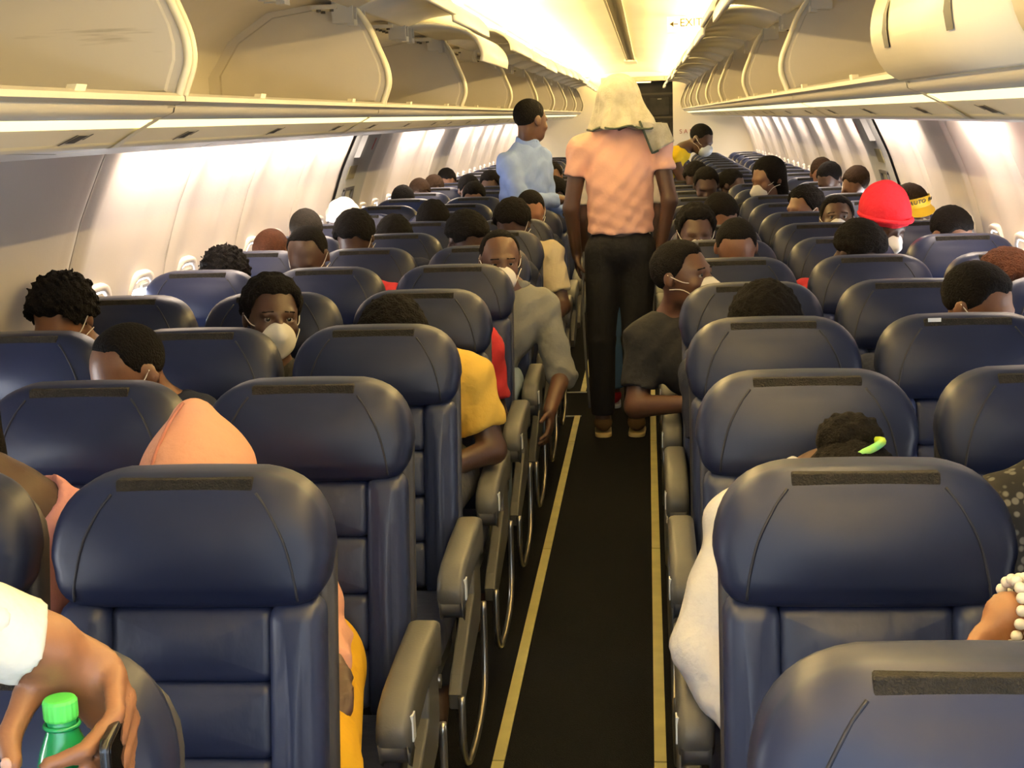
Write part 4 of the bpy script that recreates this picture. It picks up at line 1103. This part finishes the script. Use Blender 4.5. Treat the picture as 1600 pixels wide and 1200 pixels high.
# peach hood passenger with yellow trousers
r_, c_, Rh_, _j = person('passenger in a peach pink hood bowing, yellow trousers below', (-0.640, 2.56, 1.128), pitch=42, skin='b', hair=None, seat=(-0.535, 2), shirt=('peach', (0.82, 0.42, 0.29)), sleeve='long', pants=('mustard', (0.75, 0.42, 0.02)), vox=0.009,
       joints=dict(neck=(-0.64, 2.68, 0.955), sha=(-0.735, 2.68, 0.885), shb=(-0.50, 2.68, 0.875), ela=(-0.680, 2.59, 0.70), wra=(-0.58, 2.42, 0.725), elb=(-0.440, 2.62, 0.685), wrb=(-0.385, 2.45, 0.70), knb=(-0.365, 2.225, 0.61), anb=(-0.36, 2.225, 0.1), tob=(-0.36, 2.16, 0.04), hib=(-0.46, 2.63, 0.61)))
f = Field()
cw = NP(c_)
f.ell(cw+NP((0, -0.008, 0.0)), (0.106, 0.150, 0.120), None, 0); f.cap(cw+NP((0, 0.01, 0.04)), cw+NP((-0.008, 0.02, 0.122)), 0.078, 0.034, 0.05)
f.ell(cw+NP((0, 0.06, -0.13)), (0.135, 0.12, 0.10), None, 0.06)
fd_ = Rh_ @ NP((0, -1.0, 0)); f.ell(cw+fd_*0.165+NP((0, 0, -0.035)), (0.062, 0.085, 0.085), Rh_.T, 0.015, 's')
sdf_obj('hood', f, 0.008, clothm('peach', (0.82, 0.42, 0.29)), r_)
hs = smooth_path([cw+NP((-0.045, -0.100, -0.08)), cw+NP((-0.046, -0.146, 0.0)), cw+NP((-0.044, -0.123, 0.06)), cw+NP((-0.040, -0.088, 0.092)), cw+NP((-0.030, -0.045, 0.128)), cw+NP((-0.020, 0.0, 0.150))], 5)
link('hood_seam', mesh('hood_seam', *tube([p-Vector(r_.location) for p in hs], 0.0035, 6), True), mat('peach_seam', (0.45, 0.18, 0.14), 0.8), r_)
# pink tank top passenger at the side
person('passenger in a pink tank top and white patterned skirt beside empty seats', (-1.05, 2.41, 1.285), yaw=5, pitch=10, skin='b', hair='long', seat=(-S_['middle'], 2), shirt=('pink', (0.80, 0.38, 0.36)), sleeve='none', pants=('white_print', (0.75, 0.62, 0.60)), vox=0.010,
       joints=dict(neck=(-0.97, 2.46, 1.03), shb=(-0.80, 2.47, 0.955), sha=(-1.13, 2.47, 0.955), ela=(-1.145, 2.42, 0.72), wra=(-1.07, 2.36, 0.745), hda=(1, -0.15, 0), elb=(-0.815, 2.42, 0.72), wrb=(-0.90, 2.36, 0.745), hdb=(-1, -0.15, 0)))
# white sleeve passenger with the green hair tie
r_, c_, Rh_, _j = person('passenger with a green hair tie, white long sleeves and orange skirt', (0.565, 2.61, 1.085), pitch=52, skin='b', hair='full', seat=(0.53, 2), hair_t=0.035, shirt=('white_knit', (0.72, 0.72, 0.74)), sleeve='long', pants=('orange', (0.75, 0.28, 0.04)), vox=0.009,
       joints=dict(neck=(0.545, 2.74, 0.965), shb=(0.660, 2.70, 0.895), elb=(0.640, 2.58, 0.70), wrb=(0.54, 2.42, 0.725), sha=(0.372, 2.69, 0.895), ela=(0.284, 2.54, 0.700), wra=(0.385, 2.36, 0.575), kna=(0.40, 2.22, 0.61), ana=(0.40, 2.245, 0.09), toa=(0.40, 2.15, 0.035), hia=(0.44, 2.63, 0.61)))
f = Field(); cw = NP(c_)
f.ell(cw+NP((0.0, 0.03, 0.125)), (0.062, 0.06, 0.05), None, 0); f.fn(lambda X, Y, Z, B: B-0.008*np.sin(X*131)*np.sin(Y*117)*np.sin(Z*123))
bun = sdf_obj('hair_bun', f, 0.007, hairm('black'), r_)
rg = [(0.045*math.cos(a), 0.03*math.sin(a), 0.018*math.cos(a)) for a in [2*math.pi*i/24 for i in range(24)]]
link('hair_tie', mesh('hair_tie', *tube([tuple(cw+NP(p)+NP((0.004, -0.028, 0.118))-NP(r_.location)) for p in rg], 0.0075, 7, True), True), mat('green_tie', (0.12, 0.62, 0.28), 0.5, var=(30, 1, (0.55, 0.75, 0.05))), bun)
# dark lace top passenger
person('passenger in a dark grey lace top next to the aisle seat', (1.06, 2.50, 1.30), pitch=8, yaw=10, skin='b', hair='long', seat=(S_['middle'], 2), vox=0.010,
       shirt=None, joints=dict(neck=(1.0, 2.60, 1.03), sha=(0.825, 2.58, 0.95), ela=(0.82, 2.54, 0.715), wra=(0.90, 2.42, 0.74), hda=(1, -0.15, 0), shb=(1.16, 2.60, 0.96), elb=(1.15, 2.54, 0.715), wrb=(1.08, 2.42, 0.74), hdb=(-1, -0.15, 0)))
lace_p = [o for o in COL.objects if o.name.startswith('person') and o.get('label', '').startswith('passenger in a dark grey lace')][0]
lm = mat('dark_lace', (0.012, 0.012, 0.013), 0.9)
nt = lm.node_tree; vo = nt.nodes.new('ShaderNodeTexVoronoi'); vo.inputs['Scale'].default_value = 55; vo.feature = 'F1'
tcn = nt.nodes.new('ShaderNodeTexCoord'); nt.links.new(tcn.outputs['Object'], vo.inputs['Vector'])
rmp = nt.nodes.new('ShaderNodeValToRGB'); rmp.color_ramp.elements[0].position = 0.28; rmp.color_ramp.elements[1].position = 0.42
rmp.color_ramp.elements[0].color = (0.13, 0.13, 0.12, 1); rmp.color_ramp.elements[1].color = (0.012, 0.012, 0.013, 1)
nt.links.new(vo.outputs['Distance'], rmp.inputs['Fac']); nt.links.new(rmp.outputs['Color'], nt.nodes['Principled BSDF'].inputs['Base Color'])
g = Field(); nk = NP((1.0, 2.60, 1.03)); hp_ = NP((1.0, row_y(2)-0.275, 0.622)); spv = nk-hp_
g.ell(hp_, (0.17, 0.125, 0.125), None, 0.03); g.cap(hp_+spv*0.15, hp_+spv*0.5, 0.122, 0.124, 0.04); g.ell(hp_+spv*0.66, (0.176, 0.12, 0.19), None, 0.05)
for a, b in (((0.825, 2.58, 0.95), (0.82, 2.54, 0.715)), ((1.16, 2.60, 0.96), (1.15, 2.54, 0.715))):
    g.cap(nk+NP((0, 0, -0.035)), a, 0.054, 0.068, 0.04); g.cyl(a, NP(a)+(NP(b)-NP(a))*0.8, 0.07, 0.068, 0.02)
g.ell(nk+NP((0, 0, 0.04)), (0.068, 0.072, 0.075), None, 0.01, 's')
sdf_obj('lace_top', g, 0.010, lm, lace_p)

# ------------------------------------------------------------------ standing people
# man with the towel on his head, back to the camera
mY = 7.47
jt = dict(hips=(0.062, mY, 1.00), neck=(0.062, mY, 1.605), sha=(-0.132, mY, 1.505), shb=(0.256, mY, 1.515), ela=(-0.190, mY-0.01, 1.205), elb=(0.312, mY-0.04, 1.235), wra=(-0.170, mY+0.05, 0.965), wrb=(0.262, mY-0.02, 0.985),
          hda=(0.08, 0.1, -1), hdb=(-0.05, 0.05, -1), palma=(1, 0, 0), palmb=(-1, 0, 0), hia=(-0.030, mY, 0.97), hib=(0.150, mY, 0.97), kna=(-0.050, mY-0.01, 0.53), knb=(0.130, mY-0.01, 0.53), ana=(-0.050, mY+0.01, 0.10), anb=(0.125, mY+0.01, 0.10),
          toa=(-0.055, mY+0.14, 0.045), tob=(0.13, mY+0.14, 0.045), hem=(0.062, mY, 1.075))
tm, tc_, tR, _j = person('tall man in a peach pink T-shirt and black track trousers, back turned', (0.065, mY+0.02, 1.850), yaw=180, pitch=0, skin='b', hair='short', joints=jt, shirt=('peach_tee', (0.86, 0.50, 0.40), 0.2), pants=('black_track', (0.012, 0.012, 0.014)), vox=0.0085, sc=1.05, boxy=True, sl=0.46, neckhole=False,
       shoes=(('sandal_brown', (0.12, 0.07, 0.03)), ('tan', (0.50, 0.38, 0.16))))
# trouser side stripe
for sx in (-1, 1):
    pts = smooth_path([(0.045+sx*0.172, mY, 0.98), (0.045+sx*0.185, mY, 0.80), (0.035+sx*0.172, mY-0.01, 0.53), (0.036+sx*0.155, mY, 0.16)], 5)
    link('side_stripe', mesh('side_stripe', *tube([p-Vector(tm.location) for p in pts], 0.007, 6), True), mat('track_stripe', (0.10, 0.10, 0.11), 0.6), tm)
tw = empty('towel', (0.06, mY, 1.50)); tag(tw, 'grey green towel draped over the head of the man in peach pink', 'towel')
f = Field(); cw = NP(tc_)
f.ell(cw+NP((0, -0.005, 0.030)), (0.108, 0.128, 0.122), None, 0)
f.cap(cw+NP((0.0, -0.012, 0.02)), cw+NP((0.018, -0.028, -0.13)), 0.103, 0.172, 0.03)
f.ell(cw+NP((0, 0.10, -0.10)), (0.080, 0.14, 0.15), None, 0.02, 's')
def folds(X, Y, Z, B):
    x = X-cw[0]; z = Z-cw[2]; y = Y-cw[1]; phi = np.arctan2(x-0.01, -y+0.02)
    w_ = np.clip((0.10-z)/0.17, 0, 1)
    B = B+w_*(0.015*np.sin(phi*5.3+5*z+0.6)+0.010*np.sin(phi*11-14*z+1.0)+0.003*np.sin(phi*23+30*z))
    zc = -0.128+0.006*np.cos(phi*2.0+0.3)+0.007*np.sin(phi*7)
    return np.maximum(B, zc-z)
f.fn(folds)
twm = mat('towel_cloth', (0.36, 0.35, 0.29), 0.95, bump=(150, 0.35), var=(22, 1, (0.48, 0.46, 0.40)), spec=0.1)
sdf_obj('towel_cloth', f, 0.0075, twm, tw)
dg = mat('towel_border', (0.05, 0.065, 0.05), 0.9)
e1 = []
for i in range(25):
    ph = R(-78+i*6.6); rr = 0.176-0.015*math.sin(ph*5.3+5*-0.12+0.6)-0.010*math.sin(ph*11+14*0.12+1.0)
    e1.append(cw+NP((0.018+rr*math.sin(ph), -0.028-rr*math.cos(ph)*0.97, -0.122+0.006*math.cos(ph*2+0.3)+0.007*math.sin(ph*7))))
link('towel_border', mesh('towel_border', *tube([Vector(p)-Vector(tw.location) for p in e1], 0.0055, 6), True), dg, tw)
# loose corner lying on the shoulder blade
P00, P10, P11, P01 = NP((0.105, -0.165, -0.090)), NP((0.240, -0.075, -0.105)), NP((0.275, -0.085, -0.195)), NP((0.165, -0.120, -0.250))
V = []; F = []; n = 12
for layer in (0, 1):
    for i in range(n+1):
        for j in range(n+1):
            u, v = i/n, j/n
            p = P00*(1-u)*(1-v)+P10*u*(1-v)+P11*u*v+P01*(1-u)*v
            p = p+NP((0, -0.022*math.sin(math.pi*u)-0.008*math.sin(u*13+v*3)*v+0.012*layer, 0))
            V.append(tuple(cw+p-NP(tw.location)))
m_ = (n+1)**2
for i in range(n):
    for j in range(n):
        q = (i*(n+1)+j, (i+1)*(n+1)+j, (i+1)*(n+1)+j+1, i*(n+1)+j+1); F += [q, tuple(m_+k for k in reversed(q))]
ring = [i*(n+1) for i in range(n+1)]+[n*(n+1)+j for j in range(1, n+1)]+[i*(n+1)+n for i in range(n-1, -1, -1)]+[j for j in range(n-1, 0, -1)]
F += [(ring[k], ring[(k+1) % len(ring)], m_+ring[(k+1) % len(ring)], m_+ring[k]) for k in range(len(ring))]
link('towel_corner', mesh('towel_corner', V, F, True), twm, tw)
e2 = [Vector(V[j])+Vector((-0.002, -0.002, 0)) for j in range(n+1)]+[Vector(V[i*(n+1)+n])+Vector((0, -0.002, -0.002)) for i in range(1, 4)]
link('towel_border', mesh('towel_border', *tube(e2, 0.0055, 6), True), dg, tw)

# man in the pale blue shirt turned to the right
bX, bY = -0.50, 8.655
jt = dict(hips=(bX-0.06, bY+0.085, 0.99), neck=(bX-0.005, bY+0.02, 1.505), sha=(bX-0.115, bY-0.10, 1.405), shb=(bX+0.06, bY+0.16, 1.425), ela=(bX-0.03, bY-0.16, 1.19), wra=(bX+0.19, bY-0.06, 1.185), hda=(1, 0.1, 0), palma=(0, 0, -1), elb=(bX+0.10, bY+0.18, 1.18), wrb=(bX+0.22, bY+0.06, 1.10),
          hia=(bX-0.13, bY+0.04, 0.95), hib=(bX+0.03, bY+0.04, 0.95), kna=(bX-0.13, bY-0.140, 0.52), knb=(bX+0.04, bY-0.140, 0.52), ana=(bX-0.13, bY-0.138, 0.10), anb=(bX+0.04, bY-0.138, 0.10), toa=(bX-0.12, bY-0.02, 0.045), tob=(bX+0.05, bY-0.02, 0.045), hem=(bX-0.06, bY+0.05, 0.93))
person('man in a pale blue long sleeved shirt standing and looking along the cabin', (bX+0.02, bY, 1.775), yaw=138, pitch=4, skin='a', hair='buzz', mask=None, boxy=True, joints=jt, shirt=('pale_blue', (0.27, 0.39, 0.80), 0.25), sleeve='long', pants=('navy_trouser', (0.02, 0.024, 0.04)), vox=0.009, collar=True, sc=1.06,
       shoes=(('black_shoe', (0.012, 0.012, 0.012)), ('black', (0.02, 0.02, 0.02))))
# person behind the tall man: white shirt, jeans, red shoes
wX, wY = 0.06, 8.25
jt = dict(hips=(wX, wY, 0.93), neck=(wX, wY, 1.44), sha=(wX-0.18, wY, 1.37), shb=(wX+0.18, wY, 1.37), ela=(wX-0.22, wY, 1.10), elb=(wX+0.21, wY, 1.10), wra=(wX-0.21, wY+0.06, 0.86), wrb=(wX+0.19, wY+0.06, 0.86), hia=(wX-0.08, wY, 0.91), hib=(wX+0.085, wY, 0.91), kna=(wX-0.075, wY, 0.49), knb=(wX+0.085, wY, 0.49),
          ana=(wX-0.075, wY, 0.095), anb=(wX+0.085, wY, 0.095), toa=(wX-0.08, wY+0.13, 0.045), tob=(wX+0.09, wY+0.13, 0.045))
person('person in a white T-shirt, blue jeans and red shoes behind the tall man', (wX+0.03, wY, 1.70), yaw=170, skin='b', hair='short', joints=jt, shirt=('white_tee', (0.72, 0.70, 0.66)), pants=('blue_jeans', (0.10, 0.20, 0.36)), vox=0.012, mask='surgical',
       shoes=(('red_shoe', (0.35, 0.03, 0.04)), ('white', (0.7, 0.7, 0.7))))
# man in the yellow vest leaning over the rear seats
yX, yY = 0.43, 11.92
jt = dict(hips=(0.07, yY, 0.98), neck=(yX+0.06, yY, 1.385), sha=(yX-0.03, yY-0.13, 1.325), shb=(yX+0.02, yY+0.14, 1.33), ela=(yX+0.08, yY-0.14, 1.08), elb=(yX+0.12, yY+0.14, 1.09), wra=(yX+0.27, yY-0.06, 1.10), wrb=(yX+0.30, yY+0.08, 1.10), hda=(1, 0, 0), hdb=(1, 0, 0), palma=(0, 0, -1), palmb=(0, 0, -1),
          hia=(0.06, yY-0.08, 0.93), hib=(0.06, yY+0.08, 0.93), kna=(0.03, yY-0.08, 0.50), knb=(0.03, yY+0.08, 0.50), ana=(0.0, yY-0.08, 0.10), anb=(0.0, yY+0.08, 0.10), toa=(0.12, yY-0.09, 0.045), tob=(0.12, yY+0.09, 0.045))
person('man in a yellow vest leaning over the rear seats, mask pulled down', (0.637, yY, 1.571), yaw=62, pitch=30, skin='b', hair='buzz', mask='surgical', joints=jt, shirt=('yellow_vest', (0.88, 0.62, 0.02)), sl=0.16, pants=('dark_trouser', (0.02, 0.02, 0.025)), vox=0.010,
       shoes=(('black_shoe', (0.012, 0.012, 0.012)), ('black', (0.02, 0.02, 0.02))))

# ------------------------------------------------------------------ the hand with the bottle
jt = dict(hips=(-0.95, 0.54, 0.92), neck=(-0.89, 0.70, 1.335), sha=(-1.05, 0.59, 1.275), shb=(-0.74, 0.79, 1.295), ela=(-1.16, 0.60, 1.13), wra=(-1.10, 0.80, 1.02), elb=(-0.565, 1.03, 1.345), wrb=(-0.368, 1.178, 1.232), hdb=(0.5, 0.5, -0.5), palmb=(0, 0, -1),
          hia=(-1.03, 0.58, 0.93), hib=(-0.87, 0.62, 0.93), kna=(-1.03, 0.58, 0.50), knb=(-0.87, 0.60, 0.50), ana=(-1.03, 0.55, 0.1), anb=(-0.87, 0.55, 0.1), toa=(-1.03, 0.68, 0.045), tob=(-0.87, 0.68, 0.045))
# the arm continues into a finely modelled hand, so the coarse hand of the body is replaced by its own field
add_hand_keep = add_hand
def add_hand(f, wr, d, palm, sc=1.0, curl=0.6, thumb=1):
    if abs(wr[0]+0.368) < 1e-6 and abs(wr[1]-1.178) < 1e-6:
        A = lambda *p: NP(p, float)
        W = A(-0.345, 1.197, 1.212)
        f.cap(wr, W, 0.029, 0.027, 0.02)
        f.cap(W, A(-0.330, 1.217, 1.180), 0.027, 0.024, 0.02)
        f.ell(A(-0.316, 1.220, 1.172), (0.036, 0.018, 0.038), None, 0.02)
        roots = [A(-0.288, 1.208, 1.178), A(-0.281, 1.214, 1.157), A(-0.280, 1.216, 1.136), A(-0.284, 1.214, 1.116)]
        for i, r in enumerate(roots):
            z = r[2]; q = i*0.0205
            p1 = A(-0.2755+0.001*i, 1.172, 1.158-q); p2 = A(-0.289, 1.134+0.001*i, 1.142-q); p3 = A(-0.320, 1.122+0.002*i, 1.134-q)
            f.cap(A(-0.312, 1.222, 1.165-0.5*q), r, 0.0125, 0.0105, 0.008)
            f.cap(r, p1, 0.0098, 0.0090, 0.003); f.cap(p1, p2, 0.0090, 0.0084, 0.002); f.cap(p2, p3, 0.0084, 0.0072, 0.002)
        f.cap(A(-0.340, 1.210, 1.190), A(-0.359, 1.180, 1.172), 0.015, 0.0125, 0.015)
        f.cap(A(-0.359, 1.180, 1.172), A(-0.3615, 1.142, 1.150), 0.0125, 0.0110, 0.006)
        f.cap(A(-0.3615, 1.142, 1.150), A(-0.350, 1.121, 1.135), 0.0110, 0.0090, 0.004)
    else: add_hand_keep(f, wr, d, palm, sc, curl, thumb)
bm_, _c, _r, _j = person('person in a white long sleeved shirt reaching in with a green bottle', (-0.86, 0.75, 1.575), yaw=150, skin='f', hair='short', joints=jt, shirt=('white_shirt', (0.74, 0.74, 0.66)), sleeve='long', vox=0.0058)
add_hand = add_hand_keep
f = Field().ell((-0.3515, 1.1135, 1.138), (0.0055, 0.003, 0.0075), None, 0)
sdf_obj('thumbnail', f, 0.0018, mat('nail', (0.50, 0.30, 0.22), 0.3), bm_)
q = Field().cyl((-0.43, 1.132, 1.268), (-0.3545, 1.190, 1.2215), 0.048, 0.039, 0.0); q.fn(lambda X, Y, Z, B: B+0.0025*np.sin(X*120+Z*60)*np.sin(Y*90))
sdf_obj('shirt_cuff', q, 0.006, clothm('white_shirt', (0.74, 0.74, 0.66)), bm_)
bt = empty('bottle', (-0.322, 1.165, 0.965)); tag(bt, 'green plastic bottle with a bright green cap held in a hand', 'bottle')
def lathe(pr, n=28):
    V = []; F = []
    for r, z in pr: V += [(r*math.cos(2*math.pi*i/n), r*math.sin(2*math.pi*i/n), z) for i in range(n)]
    for k in range(len(pr)-1):
        for i in range(n): F.append((k*n+i, k*n+(i+1) % n, (k+1)*n+(i+1) % n, (k+1)*n+i))
    F += [tuple(range(n)), tuple((len(pr)-1)*n+i for i in range(n))]
    return V, F
gb = mat('green_plastic', (0.02, 0.42, 0.14), 0.18, spec=0.6); gb.node_tree.nodes['Principled BSDF'].inputs['Transmission Weight'].default_value = 0.35
link('bottle_body', mesh('bottle_body', *lathe([(0.024, 0.0), (0.029, 0.006), (0.0295, 0.05), (0.028, 0.06), (0.0295, 0.07), (0.0295, 0.115), (0.027, 0.14), (0.021, 0.165), (0.0145, 0.182), (0.0128, 0.190), (0.0128, 0.197)]), True), gb, bt)
cp = lathe([(0.0143, 0.194), (0.0148, 0.196), (0.0148, 0.210), (0.0135, 0.2125), (0.011, 0.213)], 36)
V = [(x*(1+0.03*(i % 2)*(1 if 0.195 < z < 0.2105 else 0)), y*(1+0.03*(i % 2)*(1 if 0.195 < z < 0.2105 else 0)), z) for i, (x, y, z) in enumerate(cp[0])]
link('bottle_cap', mesh('bottle_cap', V, cp[1]), mat('green_cap', (0.08, 0.60, 0.10), 0.4), bt)
link('neck_ring', mesh('neck_ring', *tube([(0.0148*math.cos(a), 0.0148*math.sin(a), 0.188) for a in [2*math.pi*i/24 for i in range(24)]], 0.0022, 6, True), True), gb, bt)
link('label', mesh('label', *lathe([(0.0298, 0.072), (0.0298, 0.112)])), mat('bottle_label', (0.7, 0.75, 0.72), 0.5), bt)
ph = empty('phone', (-0.2665, 1.150, 1.045)); tag(ph, 'black phone gripped against the green bottle', 'phone')
V, F = pillow(rrect(0.066, 0.135, 0.010, 4), 0.009, 0.003)
Rp = Matrix.Rotation(R(99), 3, 'Z')
link('phone_body', mesh('phone_body', [tuple(Rp @ Vector((x, y, z+0.045))) for x, y, z in V], F, True), mat('phone_black', (0.006, 0.006, 0.007), 0.25), ph)
V, F = pillow(rrect(0.060, 0.125, 0.006, 3), 0.0006, 0.0002)
link('phone_screen', mesh('phone_screen', [tuple(Rp @ Vector((x, y-0.0008, z+0.045))) for x, y, z in V], F), mat('screen_black', (0.003, 0.003, 0.004), 0.08), ph)

# ------------------------------------------------------------------ the arm with the bead bracelet
person('person whose brown forearm rests on the back of an aisle seat', (1.12, 1.78, 1.27), pitch=10, skin='f', hair='long', seat=(S_['middle'], 1), shirt=('plum', (0.10, 0.04, 0.06)), vox=0.008,
       joints=dict(neck=(1.06, 1.82, 1.02), sha=(0.90, 1.84, 0.955), ela=(0.855, 1.62, 1.045), wra=(0.600, 1.60, 1.100), hda=(-0.35, -0.12, -1), palma=(0.6, -0.8, 0), shb=(1.24, 1.84, 0.955)))
br = empty('bead_bracelet', (0.6215, 1.6017, 1.0954)); tag(br, 'chunky white bead bracelet on a brown wrist', 'bracelet')
ax_ = Vector((0.255, 0.02, -0.055)).normalized(); u_ = ax_.cross(Vector((0, 1, 0))).normalized(); v_ = ax_.cross(u_)
f = Field().ell((0, 0, 0), (0.0068, 0.0068, 0.0068), None, 0)
bead = np_mesh('bead', *f.build(0.0024)); beadm = mat('pearl_bead', (0.80, 0.74, 0.62), 0.3)
for k in range(5):
    for i in range(17):
        a = 2*math.pi*(i+0.5*(k % 2))/17; rr = 0.0400+(0.004 if k in (1, 2, 3) else 0)
        link('bead', bead, beadm, br, ax_*((k-2)*0.0115)+(u_*math.cos(a)+v_*math.sin(a))*rr)
